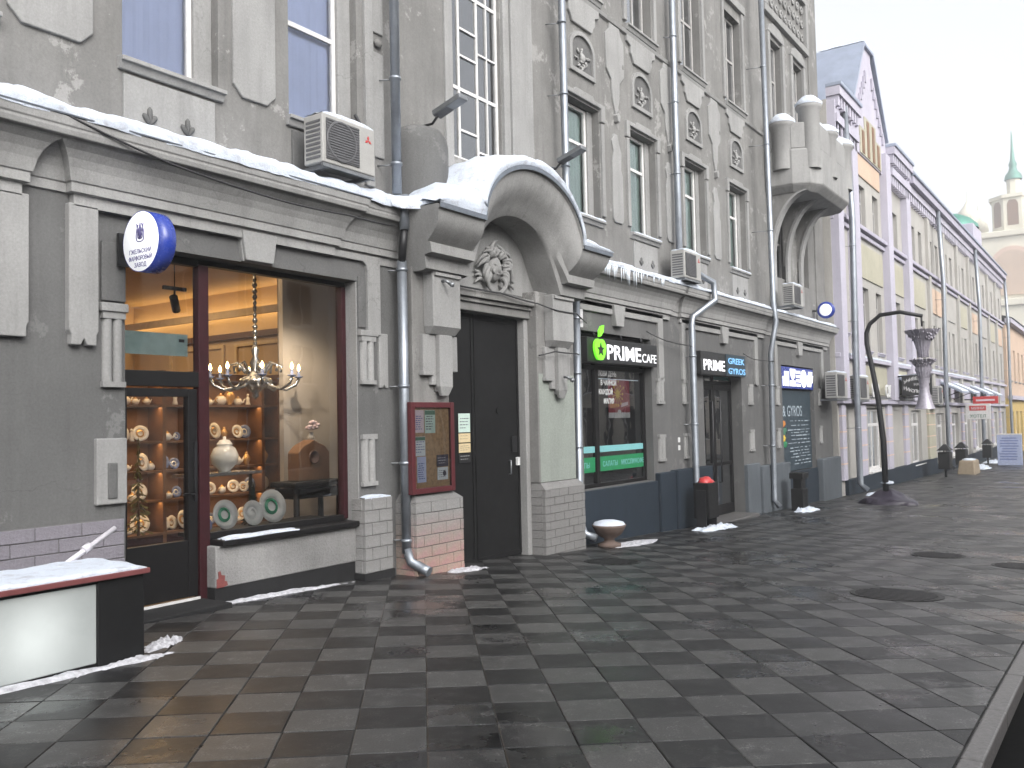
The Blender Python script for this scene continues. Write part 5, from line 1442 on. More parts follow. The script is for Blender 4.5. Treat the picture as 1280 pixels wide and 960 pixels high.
# ------------------------------------------------------------------ drain pipes
def drainpipe(label, runs, r=0.062, mat='zinc', rings=(), wall_y=UY):
    p0 = runs[0][-1]
    t = thing('drainpipe', label, 'drainpipe', (p0[0], p0[1], min(p[2] for p in runs[-1])), 'zinc drainpipes on the facades')
    for k, run in enumerate(runs): MB().tube(run, r, 14).build('pipe', mat, t)
    for (x, y_, z) in rings:
        MB().lathe([(r, -0.02), (r+0.012, -0.018), (r+0.012, 0.018), (r, 0.02)], (x, y_, z), 14).build('collar', mat, t)
        MB().tube([(x, y_+r, z), (x-0.10, wall_y+0.02, z)], 0.010, 6).build('holder', 'zinc_dark', t)
    return t
d1 = drainpipe('zinc drainpipe left of portal passing the notice board', [[(8.30, 7.46, 14), (8.28, 7.44, 4.52)], [(8.17, 7.22, 4.45), (8.18, 7.24, 4.02)], [(8.26, 7.36, 3.66), (8.27, 7.36, 0.05)], [(8.27, 7.36, 0.10), (8.28, 7.30, -0.06), (8.32, 7.14, -0.14), (8.33, 7.06, -0.17)]], 0.062, 'zinc', [(8.29, 7.45, 6.0), (8.28, 7.44, 4.9), (8.26, 7.36, 3.55), (8.26, 7.36, 2.1), (8.265, 7.36, 1.15), (8.27, 7.36, 0.2)])
MB().tube([(8.18, 7.24, 4.04), (8.21, 7.30, 3.8), (8.26, 7.36, 3.62)], 0.05, 12).build('pipe_throat', 'iron_black', d1)
drainpipe('zinc drainpipe between portal and cafe window', [[(12.36, 7.42, 14), (12.38, 7.42, 4.70), (12.50, 7.2, 4.35)], [(12.50, 7.36, 3.62), (12.48, 7.38, 0.0), (12.50, 7.30, -0.20), (12.56, 7.12, -0.27)]], 0.062, 'zinc', [(12.36, 7.42, 8.2), (12.37, 7.42, 7.0), (12.375, 7.42, 5.8), (12.5, 7.36, 3.3), (12.49, 7.37, 2.4), (12.485, 7.375, 1.2)])
drainpipe('bent zinc drainpipe between cafe window and gyros door', [[(16.98, 7.50, 14), (16.98, 7.50, 5.05), (17.35, 7.40, 4.72), (17.78, 7.10, 4.48), (17.80, 7.08, 4.10), (17.18, 7.34, 3.72), (17.14, 7.34, 3.55), (17.10, 7.33, 0.30), (17.12, 7.25, 0.16)]], 0.068, 'zinc', [(16.98, 7.5, 9.6), (16.98, 7.5, 8.2), (16.98, 7.5, 6.7), (17.13, 7.34, 2.9), (17.12, 7.33, 1.5)])
drainpipe('straight zinc drainpipe right of gyros door reaching the ground', [[(21.95, 7.28, 14), (21.98, 7.22, 4.5), (21.95, 7.16, 4.0), (21.90, 7.30, 3.2), (21.86, 7.32, -0.45), (21.9, 7.2, -0.62)]], 0.068, 'zinc', [(21.96, 7.27, 10.5), (21.97, 7.25, 8.5), (21.98, 7.23, 6.3), (21.89, 7.3, 2.4), (21.87, 7.32, 0.9)])

# ------------------------------------------------------------------ air conditioners
def ac_unit(w, h, d, label, group='outdoor air conditioner units'):
    t = thing('air_conditioner', label, 'air conditioner', (0, 0, 0), group)
    MB().box(-w/2, w/2, 0, d, 0, h).build('casing', 'ac_white', t, 0.015)
    MB().box(-w/2+0.05, w*0.18, -0.012, 0.01, 0.05, h-0.05).build('fan_grille', 'ac_dark', t)
    rb = MB()
    for i in range(15): rb.box(-w/2+0.055, w*0.18-0.005, -0.020, -0.012, 0.07+i*(h-0.14)/14-0.004, 0.07+i*(h-0.14)/14+0.004)
    rb.build('grille_bars', 'ac_dark', t)
    MB().lathe([(min(w*0.3, h*0.40)-0.012, -0.021), (min(w*0.3, h*0.40), -0.024), (min(w*0.3, h*0.40)+0.012, -0.018)], (-w*0.16, 0, h/2), 24, 'y').build('fan_ring', 'ac_dark', t)
    s = MB()
    for i in range(9): s.box(-w/2-0.006, -w/2+0.004, 0.035, d-0.04, 0.05+i*(h-0.1)/9, 0.05+i*(h-0.1)/9+(h-0.1)/16)
    s.build('side_louvres', 'ac_dark', t)
    q = MB(); q.box(-w/2+0.06, -w/2+0.10, 0.02, d+0.32, -0.05, -0.005); q.box(w/2-0.10, w/2-0.06, 0.02, d+0.32, -0.05, -0.005); q.box(-w/2, w/2, 0.0, 0.03, -0.045, -0.006)
    q.build('bracket', 'zinc_dark', t)
    return t
a1 = ac_unit(0.82, 0.55, 0.30, 'white air conditioner with snow cap under second upstairs window')
logo = MB()
for i in range(3):
    a = math.pi/2+i*2*math.pi/3; c0, s0 = math.cos(a), math.sin(a)
    P_ = lambda r, o: (0.30+r*c0-o*s0, 0.40+r*s0+o*c0)
    logo.xz([P_(0, 0), P_(0.028, -0.017), P_(0.056, 0), P_(0.028, 0.017)], -0.005, 0.001)
lo = logo.build('logo', 'logo_red', None); lo.parent = a1
a2 = dup(a1, (16.72, 7.10, 4.42), 'air conditioner with snow cap beside bent pipe above cafe cornice')
a1.location = (7.14, 7.12, 4.52)
dup(a1, (23.3, 6.98, 4.50), 'air conditioner under the turret balcony brackets')
dup(a1, (27.3, 6.98, 2.12), 'large air conditioner at the corner beside the menu bay', scale=(1.45, 1.15, 1.40))
dup(a1, (30.0, 6.98, 2.10), 'air conditioner on lilac building next to its first drainpipe', scale=(1.5, 1.15, 1.38))
dup(a1, (43.6, 6.9, 2.0), 'air conditioner hung beyond the black sign on lilac building', scale=(1.4, 1.0, 1.5))
for (x, y_, z, w) in ((7.14, 7.14, 5.07, 0.8), (16.72, 7.12, 4.97, 0.78), (23.3, 7.0, 5.05, 0.78), (27.3, 7.0, 2.89, 1.1), (30.0, 7.0, 2.86, 1.15)):
    snow_shelf('snow_cap', [(x-w/2, y_, z), (x+w/2, y_, z)], 0.27, 0.05, 'snow cap on top of an air conditioner', 0.0, 0.02, int(x*10))
cb = MB().tube([(7.55, 7.35, 4.75), (7.72, 7.42, 4.72), (7.86, 7.55, 4.85), (7.88, 7.62, 5.1), (7.84, 7.64, 5.35), (7.80, UY, 5.45)], 0.022, 8)
tag(cb.build('hose', 'cable'), 'black hose looping from snowy air conditioner into wall', 'hose')

# ------------------------------------------------------------------ floodlights
def flood(x, z, label, yl=7.2):
    t = thing('floodlight', label, 'floodlight', (x, UY, z), 'floodlights over the gate')
    MB().yz([(yl-0.32, z+0.16), (yl-0.34, z+0.09), (yl+0.12, z-0.05), (yl+0.14, z+0.02)], x-0.09, x+0.09).build('housing', 'zinc_dark', t, 0.01)
    MB().quad((x-0.08, yl-0.338, z+0.092), (x+0.08, yl-0.338, z+0.092), (x+0.08, yl+0.118, z-0.052), (x-0.08, yl+0.118, z-0.052)).build('lens', 'ac_dark', t)
    MB().tube([(x, yl+0.1, z-0.03), (x, yl+0.2, z-0.12), (x, UY, z-0.12)], 0.018, 8).build('arm', 'iron_black', t)
flood(9.05, 5.75, 'grey floodlight on arm above half round pier', 7.28); flood(12.2, 5.85, 'dark floodlight beside drainpipe right of the arch', 7.30)

# ------------------------------------------------------------------ turret balcony
BC = thing('balcony', 'turret balcony with round merlons and snow, carried on curved brackets', 'balcony', (24.7, UY, 7.2))
def plan(off):  # outline of the parapet, half round corner towards the street
    return [(23.05-off, UY), (23.05-off, 6.95-off*0.2), (23.25-off*0.7, 6.58-off*0.7), (23.65-off*0.3, 6.38-off), (26.2+off*0.3, 6.38-off), (26.6+off*0.7, 6.58-off*0.7), (26.8+off, 6.95), (26.8+off, UY)]
MB().xy(plan(0.05), 7.32, 8.28).build('parapet', 'plaster_cornice', BC, 0.05)
MB().xy(plan(0.015), 8.28, 8.97).build('parapet_wall', 'plaster_cornice', BC, 0.03)
MB().xy(plan(-0.12), 7.16, 7.32, plan(0.05)).build('floor_slab', 'plaster_cornice', BC, 0.02)
merl = [(23.14, 7.22, 0.27, 9.06), (23.46, 6.60, 0.27, 9.50), (24.75, 6.62, 0.36, 9.06), (26.34, 6.66, 0.40, 9.10)]
for i, (x, y_, r, zt) in enumerate(merl):
    MB().lathe([(r, 7.75), (r, zt-0.22), (r+0.05, zt-0.16), (r+0.07, zt-0.08), (r+0.03, zt-0.02), (0, zt+0.01)], (x, y_, 0), 20).build('merlon', 'plaster_cornice', BC)
    cap = MB(); cap.lathe([(r+0.075, zt-0.07), (r+0.085, zt-0.01), (r*0.92, zt+0.10), (r*0.6, zt+0.18), (0, zt+0.22)], (x, y_, 0), 20)
    tag(cap.build('snow_cap', 'snow'), 'rounded snow cap on a balcony merlon', 'snow', 'snow caps on the balcony merlons', 'stuff').location.z += 0.32
snow_shelf('snow_ledge', [(23.7, 6.40, 8.975), (26.2, 6.40, 8.975)], 0.4, 0.10, 'snow lying between the balcony merlons', 0.0, 0.03, 77).location.z += 0.32
for x in (23.3, 24.5, 25.7):
    curve = [(UY-0.08-0.95*(1-math.cos(t)), 5.45+1.72*math.sin(t)) for t in [i/12*math.pi/2 for i in range(13)]]
    b = MB().yz([(UY+0.02, 5.45)]+curve+[(UY-1.05, 7.17), (UY+0.02, 7.17)], x-0.10, x+0.10)
    b.build('bracket', 'plaster_wall', BC, 0.012)
    rib = MB(); vs = []; fs = []
    for y_, z_ in [(UY-0.08, 4.45)]+curve:
        vs += [(x-0.13, y_-0.035, z_-0.0), (x+0.13, y_-0.035, z_-0.0), (x+0.13, y_+0.03, z_+0.02), (x-0.13, y_+0.03, z_+0.02)]
    n_ = len(vs)//4
    for i in range(n_-1):
        for k in range(4): fs.append((4*i+k, 4*i+(k+1) % 4, 4*i+4+(k+1) % 4, 4*i+4+k))
    rib.add(vs, fs); rib.build('bracket_rib', 'plaster_light', BC)
BC.location.z += 0.32
# house number plate
hn = thing('house_number', 'round blue house number plate with white face at building corner', 'sign', (26.95, GY, 4.75))
MB().lathe([(0.0, 0), (0.23, 0), (0.25, 0.02), (0.25, 0.12), (0, 0.12)], (26.9, 7.28, 4.75), 28, 'x').build('box', 'sign_blue', hn)
MB().lathe([(0.0, -0.004), (0.18, -0.004), (0.18, 0.0)], (26.9, 7.28, 4.75), 20, 'x').build('face', 'sign_face', hn)
MB().tube([(26.96, 7.55, 4.75), (26.96, 7.70, 4.75)], 0.03, 8).build('bracket', 'iron_black', hn)

# ------------------------------------------------------------------ cables slung along the ground floor
def cable(pts, label, r=0.011):
    fine = []
    for a, c in zip(pts, pts[1:]):
        for i in range(8):
            t = i/8; q = Vector(a).lerp(Vector(c), t); q.z -= 0.16*t*(1-t)*(Vector(c)-Vector(a)).length*0.25; fine.append(q)
    fine.append(Vector(pts[-1]))
    tag(MB().tube(fine, r, 6).build('cable', 'cable'), label, 'cable', 'cables along the facade')
cable([(3.9, 7.19, 4.28), (4.9, 7.18, 4.08), (6.2, 7.18, 3.99), (7.2, 7.2, 4.02), (8.1, 7.3, 4.06)], 'dark cable sagging below the snowy shop cornice')
cable([(9.25, 7.28, 3.47), (10.3, 7.30, 3.47), (11.2, 7.25, 3.40), (11.45, 7.12, 3.32), (12.1, 7.12, 3.32), (12.9, 7.40, 3.26)], 'dark cable running over the gate lintel')
cable([(15.2, 7.42, 3.28), (16.0, 7.42, 3.16), (17.0, 7.30, 3.10)], 'dark cable from cafe frieze to bent drainpipe')
cable([(20.3, 7.42, 3.12), (21.0, 7.42, 3.02), (21.9, 7.22, 3.0)], 'dark cable from gyros frieze to straight drainpipe')
cable([(11.2, 7.27, 2.62), (11.4, 7.10, 2.68), (12.05, 7.10, 2.68), (12.45, 7.3, 2.7)], 'dark cable looped round the right console')
jbx = thing('junction_box', 'small grey junction box on pipe beside cafe sign', 'junction box', (12.62, 7.3, 3.2))
MB().box(12.56, 12.68, 7.34, 7.45, 3.16, 3.46).build('box', 'letter_plain', jbx, 0.006)
MB().tube([(12.5, 7.36, 3.40), (12.62, 7.38, 3.40)], 0.014, 6).build('clamp', 'zinc_dark', jbx)
for (x, z, lab) in ((8.76, 3.44, 'small dark fitting on the left console over notice board'), (11.68, 2.30, 'small dark fitting on the right console of portal')):
    t = thing('wall_fitting', lab, 'fitting', (x, 7.12, z))
    MB().tube([(x, 7.125, z), (x, 7.06, z), (x+0.04, 7.02, z-0.04)], 0.022, 8).build('stem', 'zinc_dark', t)
    MB().sphere((x+0.04, 7.0, z-0.05), 0.035).build('cap', 'zinc_dark', t)

# ------------------------------------------------------------------ snow on the ledges
ZS = 4.305
snow_shelf('snow_ledge', [(X0, CY-0.30, ZS), (3.8, CY-0.30, ZS), (3.98, CY-0.24, ZS), (4.10, CY-0.30, ZS), (6.2, CY-0.31, ZS), (7.5, CY-0.28, ZS), (8.2, CY-0.28, ZS)], 0.44, 0.12, 'long bank of snow on the cornice above the porcelain shop', 0.08, 0.04, 1)
snow_shelf('snow_ledge', [(12.62, CY-0.28, ZS), (16.4, CY-0.29, ZS), (16.7, CY-0.22, ZS), (16.95, CY-0.29, ZS), (17.6, CY-0.28, ZS)], 0.42, 0.085, 'snow on the cornice above cafe window with icicles below it', 0.08, 0.03, 2)
snow_shelf('snow_ledge', [(17.95, CY-0.28, ZS), (21.8, CY-0.28, ZS)], 0.42, 0.07, 'thin snow on the cornice above the gyros door', 0.08, 0.03, 3)
snow_shelf('snow_ledge', [(22.15, CY-0.2, ZS), (22.8, CY-0.28, ZS), (27.75, CY-0.28, ZS)], 0.42, 0.065, 'thin snow on the cornice above the menu bay', 0.08, 0.03, 4)
# the arched hood carries a thick cushion
def hood_snow():
    P_ = [Vector((x, z)) for x, z in OUT]; n = len(P_); vs, fs = [], []; K = 9
    for i in range(n):
        d = (P_[min(i+1, n-1)]-P_[max(0, i-1)]).normalized(); nrm = Vector((-d.y, d.x))
        steep = max(0.0, d.x)
        x = P_[i].x
        th = 0.05+0.09*steep**2
        if x < PC-0.2: th += 0.16*math.exp(-((x-8.9)/0.45)**2)+0.07*math.exp(-((x-9.5)/0.3)**2)
        if x > 11.3: th = 0.06+0.08*math.exp(-((x-11.75)/0.25)**2)
        th *= 1+0.45*noise.noise(Vector((x*2.6, 5, 0)))+0.30*noise.noise(Vector((x*7.0, 9, 0)))
        if i in (0, n-1): th *= 0.3
        nn = Vector((nrm.x*0.6, abs(nrm.y)*0.8+0.25)).normalized()
        for k in range(K):
            if k == 0: yv, h = 6.67, -0.01
            elif k == 1: yv, h = 6.63, th*0.35
            elif k == 2: yv, h = 6.66, th*0.75
            else:
                w = (k-3)/(K-4); yv, h = 6.73+w*0.93, th*(1.0+0.25*math.sin(w*math.pi))+0.05*noise.noise(Vector((x*3, w*4, 2)))+0.02*noise.noise(Vector((x*9, w*9, 2)))
            vs.append((P_[i].x+nn.x*h*0.8, yv, P_[i].y+max(nn.y*h, -0.01)+0.014))
    for i in range(n-1):
        for k in range(K-1): fs.append((i*K+k, (i+1)*K+k, (i+1)*K+k+1, i*K+k+1))
    tag(MB().add(vs, fs, True).build('snow_cushion', 'snow'), 'thick cushion of snow over the arched gate hood', 'snow', None, 'stuff')
hood_snow()
snow_shelf('snow_ledge', [(5.72, FY-0.23, 0.501), (6.7, FY-0.23, 0.501)], 0.12, 0.025, 'thin snow on the black sill of the shop window', 0.0, 0.012, 9)
snow_shelf('snow_ledge', [(7.63, GY-0.11, 0.765), (8.08, GY-0.11, 0.765)], 0.1, 0.03, 'crumbs of snow on the stone plinth beside shop window', 0.0, 0.0, 10)
for i, x in enumerate(WX):
    snow_shelf('snow_ledge', [(x-0.6, UY-0.085, 5.20), (x+0.6, UY-0.085, 5.20)], 0.10, 0.02, 'thin snow on the sill of an upstairs window', 0.01, 0.01, 20+i)
snow_shelf('snow_ledge', [(7.9, 7.20, 4.29), (8.15, 7.02, 4.29), (8.35, 6.74, 4.29), (8.8, 6.69, 4.29)], 0.75, 0.13, 'bank of snow joining shop cornice and gate hood over the drainpipe', 0.06, 0.03, 91)
# icicles
rnd = random.Random(12)
for i in range(34):
    x = 13.15+rnd.random()*2.4; L_ = rnd.uniform(0.08, 0.30)*(1.25-abs(x-14.3)*0.45)
    ic = MB().tube([(x, CY-0.30, 4.29), (x+rnd.uniform(-.004, .004), CY-0.30, 4.29-L_*0.5), (x, CY-0.30, 4.29-L_)], [0.014, 0.009, 0.001], 6)
    tag(ic.build('icicle', 'ice'), 'thin icicle hanging from the cornice above cafe window', 'icicle', 'icicles over the cafe')

# ================================================================== street things near the grey building
LBX = thing('lightbox_counter', 'white glowing counter panel with black end and red top beside shop door', 'counter', (3.2, 6.4, g(3)))
lb0, lb1 = 1.2, 3.60
MB().box(lb0, lb1, 6.20, 6.75, g(3.5)+0.02, 0.52).build('white_panel', 'panel_glow', LBX, 0.008)
MB().box(lb1, 3.97, 6.185, 6.76, g(4)-0.02, 0.55).build('black_end', 'pot_black', LBX, 0.008)
MB().box(lb0, 4.0, 6.15, 6.80, 0.545, 0.585).build('top_board', 'bench_red', LBX, 0.006)
MB().box(lb0, lb1, 6.195, 6.76, 0.52, 0.544).build('top_trim', 'pot_black', LBX)
MB().box(lb0, lb1, 6.21, 6.74, g(3.5)-0.06, g(3.5)+0.02).build('foot', 'pot_black', LBX)
snow_shelf('snow_ledge', [(lb0, 6.17, 0.586), (3.98, 6.17, 0.586)], 0.60, 0.035, 'snow on the red top of the white counter', 0.015, 0.012, 31)
pw = thing('leaning_pole', 'white tube with a collar leaning over the snowy counter', 'pole', (3.6, 6.9, 0.6))
MB().tube([(3.45, 6.72, 0.50), (4.14, 6.86, 0.83)], 0.022, 10).build('tube', 'pipe_white', pw)
MB().tube([(3.84, 6.80, 0.69), (3.90, 6.81, 0.72)], 0.034, 10).build('collar', 'pipe_white', pw)
# urn with snow
ur = thing('stone_urn', 'low stone urn filled with snow beside cafe window plinth', 'urn', (12.85, 7.05, g(12.85)))
MB().lathe([(0.0, 0.0), (0.19, 0.0), (0.19, 0.05), (0.09, 0.09), (0.08, 0.13), (0.20, 0.20), (0.27, 0.32), (0.28, 0.36), (0.24, 0.36)], (12.85, 7.05, g(12.85)), 22).build('bowl', 'terracotta', ur)
MB().lathe([(0.27, 0.345), (0.24, 0.40), (0.12, 0.43), (0, 0.44)], (12.85, 7.05, g(12.85)), 18).build('snow_fill', 'snow', ur)
# bins
def bin_a(x, y, label, red=True, w=0.42, h=0.80):
    z = g(x); t = thing('litter_bin', label, 'litter bin', (x, y, z), 'litter bins along the facades')
    MB().box(x-w/2, x+w/2, y-0.16, y+0.16, z+0.22, z+h).build('box', 'pot_black', t, 0.012)
    for s in (-1, 1):
        MB().box(x+s*(w/2+0.012)-0.015, x+s*(w/2+0.012)+0.015, y-0.10, y+0.10, z, z+h*0.85).build('leg', 'iron_black', t)
    MB().box(x-w/2-0.02, x+w/2+0.02, y-0.12, y+0.12, z+0.0, z+0.03).build('foot_bar', 'iron_black', t)
    if red:
        MB().sphere((x, y, z+h), 0.19, (1.05, 0.8, 0.55), 14, 8, 0.35).build('liner', 'bag_red', t)
    return t
bin_a(16.75, 6.98, 'black litter bin with red liner beside gyros door', True, 0.50, 0.92)
t = thing('ash_bin', 'black post bin with flared cap standing in front of menu board', 'litter bin', (22.7, 6.95, g(22.7)), 'litter bins along the facades')
z = g(22.7)
MB().box(22.48, 22.92, 6.80, 7.10, z, z+0.55).build('box', 'pot_black', t, 0.012)
MB().box(22.54, 22.86, 6.84, 7.06, z+0.55, z+0.80).build('neck', 'pot_black', t, 0.012)
MB().box(22.44, 22.96, 6.78, 7.12, z+0.80, z+0.95).build('cap', 'pot_black', t, 0.012)
MB().box(22.90, 22.93, 6.86, 6.96, z+0.28, z+0.42).build('sticker', 'poster_yellow', t)

# dirty snow at the wall foot
snow_patch(2.9, 6.12, 2.6, 0.14, 0.03, 'thin line of dirty snow along the foot of white counter', seed=1)
snow_patch(3.85, 6.12, 0.55, 0.16, 0.03, 'dirty snow at the black end of the counter', seed=11)
snow_patch(4.28, 6.42, 0.55, 0.20, 0.05, 'lump of dirty snow lying past the black counter end', 'snow_dirty', 2, 0.5)
snow_patch(6.4, 7.52, 2.2, 0.16, 0.03, 'thin dirty snow along the shop window base', seed=3)
snow_patch(9.15, 7.12, 0.8, 0.30, 0.04, 'salty snow smear beside the gate plinth', seed=4)
snow_patch(13.5, 6.95, 1.8, 0.5, 0.035, 'patch of old snow in front of cafe plinth', seed=5)
snow_patch(16.9, 6.88, 1.6, 0.55, 0.09, 'heap of snow round the foot of the red lined bin', 'snow', 6)
snow_patch(22.6, 6.75, 1.5, 0.45, 0.10, 'heap of snow round the foot of the post bin', 'snow', 7)
snow_patch(29.6, 6.75, 1.3, 0.4, 0.08, 'small heap of snow at the foot of lilac building pipe', 'snow', 8)

# ------------------------------------------------------------------ lamp with hanging fountain ornament
def place_ornament():
    X = 26.1
    t = thing('festive_lamp', 'black swan neck lamp holding a two tier crystal fountain ornament', 'lamp', (X, 5.62, g(X)))
    MB().tube([(X, 5.61, g(X)+0.1), (X, 5.63, 0.9), (X, 5.72, 2.02), (X, 5.85, 2.92), (X, 5.97, 3.60), (X, 5.97, 3.90), (X, 5.87, 4.15), (X, 5.59, 4.38), (X, 5.07, 4.42), (X, 4.50, 4.26)], [0.085, 0.08, 0.075, 0.07, 0.065, 0.062, 0.06, 0.058, 0.055, 0.05], 12).build('pole', 'iron_black', t)
    MB().tube([(X, 4.53, 4.28), (X, 4.53, 3.98)], 0.025, 8).build('hanger', 'iron_black', t)
    cx, cy = X, 4.53
    def funnel(name, z, r, neck, h):
        b = MB(); n = 26
        prof = [(r, z), (r*0.84, z-h*0.12), (r*0.52, z-h*0.32), (neck*1.35, z-h*0.55), (neck*1.02, z-h*0.8), (neck, z-h)]
        b.lathe(prof, (cx, cy, 0), n)
        o = b.build(name, 'crystal_mesh', t)
        q = MB(); rr = random.Random(int(z*10))
        for i in range(64):
            a = rr.random()*6.283; u = rr.random(); rad = r*(0.55+0.5*u); zz = z-h*0.40*(1-u)+0.02
            q.sphere((cx+rad*math.cos(a), cy+rad*math.sin(a), zz), 0.022, (1, 1, 1.5), 6, 4)
        q.build('crystals', 'crystal_mesh', o)['kind'] = 'stuff'
        bars = MB()
        for i in range(16):
            a = i*math.pi/8
            bars.tube([(cx+(p+0.006)*math.cos(a), cy+(p+0.006)*math.sin(a), zz) for p, zz in prof], 0.010, 5)
        bars.build('ribs', 'crystal_mesh', o)
    funnel('upper_bowl', 3.88, 0.44, 0.13, 0.74)
    funnel('lower_bowl', 3.08, 0.34, 0.15, 0.50)
    MB().lathe([(0.15, 2.58), (0.12, 2.40), (0.13, 2.2), (0.20, 1.9), (0.26, 1.74)], (cx, cy, 0), 20).build('tail', 'crystal_mesh', t)
    # ballast heap under a tarpaulin
    b = MB(); nu, nv = 40, 14; vs, fs = [], []
    for j in range(nv+1):
        w = j/nv
        for i in range(nu):
            a = 2*math.pi*i/nu
            rr = (1-w)**0.62
            lump = 1+0.22*noise.noise(Vector((math.cos(a)*1.6, math.sin(a)*1.6, w*2.0)))+0.10*noise.noise(Vector((math.cos(a)*5, math.sin(a)*5, w*5)))
            zz = g(X)+(0.30*w**0.55+0.28*max(0.0, w-0.45)**1.3)+0.05*noise.noise(Vector((a*2, w*4, 3)))*(1-w)-0.01
            vs.append((X+0.02+0.66*rr*lump*math.cos(a)+0.13*w, 5.55+0.74*rr*lump*math.sin(a)+0.06*w, zz))
    for j in range(nv):
        for i in range(nu): fs.append((j*nu+i, j*nu+(i+1) % nu, (j+1)*nu+(i+1) % nu, (j+1)*nu+i))
    tag(MB().add(vs, fs, True).build('ballast_heap', 'tarpaulin'), 'dark tarpaulin covered heap round the foot of lamp', 'tarpaulin')
    snow_cap = MB(); snow_cap.sphere((X+0.1, 5.58, g(X)+0.57), 0.13, (1.4, 1.3, 0.45), 12, 8, 0.4)
    tag(snow_cap.build('snow_cap', 'snow'), 'small pad of snow on top of the tarpaulin heap', 'snow', None, 'stuff')
place_ornament()

# ================================================================== lilac and yellow building
LB = thing('lilac_building', 'long lilac and yellow brick building with pointed gable and corbelled towers', 'building', (45, 7.5, -1.2))
BY = 7.42
BX0, BX1 = 28.32, 74.0
wins = []      # (x0, x1, z0, z1)
def two(xc, z0, z1, w=0.78, gap=0.5): wins.extend([(xc-gap/2-w, xc-gap/2, z0, z1), (xc+gap/2, xc+gap/2+w, z0, z1)])
wins.append((29.35, 29.95, 4.3, 5.9)); wins.append((29.35, 29.95, 8.2, 9.6))
for z0, z1 in ((3.85, 6.05), (8.15, 9.65)): two(33.55, z0, z1, 0.85, 1.1)
wins.append((37.4, 38.3, 3.85, 6.05)); wins.append((37.4, 38.3, 8.15, 9.65))
BAYS = [40.2+4.2*i for i in range(8)]
for bx in BAYS:
    for z0, z1 in ((3.85, 5.75), (8.15, 9.75)):
        for k in range(2): wins.append((bx+0.95+k*1.55, bx+1.70+k*1.55, z0, z1))
gfw = [(32.15, 34.35, -0.35, 1.85), (39.6, 41.7, -0.5, 1.75)]
for i, bx in enumerate(BAYS[1:]): gfw.append((bx+1.0, bx+3.2, -0.55 if i % 2 else -1.6, 1.6))
wall('wall', 'buff_plaster', BX0, BX1, -2.6, 11.55, BY, wins+gfw, 0.22, LB)
MB().box(BX0+0.02, BX1-0.02, BY+0.5, BY+0.55, -2.5, 11.5).build('inner_wall', 'room_dark', LB)
for (a, c, e, f) in wins:
    window(LB, a+0.02, c-0.02, e+0.02, f-0.02, BY+0.13, bars_v=((a+c)/2,), bars_h=(f-0.55,), fr=0.06, mat='frame_grey', gl='glass', sill=(a-0.08, c+0.08, BY-0.10, e-0.02), sill_mat='lilac_pale', back='blind_grey')
for i, (a, c, e, f) in enumerate(gfw):
    window(LB, a+0.03, c-0.03, e+0.02, f-0.02, BY+0.13, bars_v=((a+c)/2,), bars_h=(f-0.6,), fr=0.10, mat='frame_white', gl='glass_dark', sill=(a-0.1, c+0.1, BY-0.14, e-0.02), sill_mat='frame_white', back='curtain_green' if i < 2 else None)
def lrect(name, x0, x1, z0, z1, d, mat, bev=0.015):
    return MB().box(x0, x1, BY-d, BY+0.01, z0, z1).build(name, mat, LB, bev)
# plinth, bands, lesenes
lrect('plinth', BX0+0.6, 44.6, -2.4, -0.42, 0.12, 'plinth_blue'); lrect('plinth', 44.61, BX1, -2.6, -0.72, 0.10, 'plinth_blue')
for z, d in ((7.75, 0.10), (7.95, 0.20)): lrect('string_course', BX0, BX1, z, z+0.14, d, 'lilac_plaster')
lrect('string_course', BX0, BX1, 3.42, 3.56, 0.16, 'lilac_pale')
lrect('ground_cornice', BX0, BX1, 1.98, 2.12, 0.20, 'lilac_plaster')
snow_shelf('snow_ledge', [(BX0+0.1, BY-0.16, 3.56), (58, BY-0.16, 3.56)], 0.16, 0.05, 'snow on the string course of the lilac building', 0.0, 0.02, 41)
for x0, x1 in ((28.34, 28.95), (30.35, 31.05), (35.45, 36.2), (39.1, 39.85)):
    lrect('lesene', x0, x1, 2.13, 11.5, 0.26, 'lilac_pale')
for bx in BAYS[1:]:
    lrect('lesene', bx-0.05, bx+0.45, 2.13, 10.9, 0.14, 'buff_plaster')
for x0, x1, mt in [(28.5, 28.95, 'lilac_pale'), (30.85, 31.6, 'lilac_pale'), (34.9, 35.6, 'lilac_pale'), (37.9, 38.6, 'lilac_pale'), (43.0, 44.5, 'yellow_plaster')]+[(bx-0.1, bx+0.5, 'lilac_plaster') for bx in BAYS[2:]]:
    p = lrect('ground_pier', x0, x1, -0.42, 1.97, 0.10, mt)
    for z in (0.1, 0.6, 1.1, 1.6): MB().box(x0-0.01, x1+0.01, BY-0.108, BY, z-0.02, z+0.02).build('joint_line', 'church_rose', p)
# coloured fields between the floors
def field(x0, x1, z0, z1, mat): lrect('field_panel', x0, x1, z0, z1, 0.05, mat)
field(31.3, 35.2, 6.35, 7.55, 'yellow_plaster'); field(31.3, 35.2, 9.95, 10.7, 'peach_plaster'); field(36.5, 38.9, 6.35, 7.55, 'yellow_plaster'); field(36.5, 38.9, 2.3, 3.3, 'yellow_plaster'); field(31.3, 35.2, 2.3, 3.3, 'yellow_plaster')
for i, bx in enumerate(BAYS): field(bx+0.75, bx+3.45, 6.3, 7.5, ('yellow_plaster', 'peach_plaster', 'buff_plaster')[i % 3]); field(bx+0.75, bx+3.45, 2.35, 3.25, 'lilac_plaster')
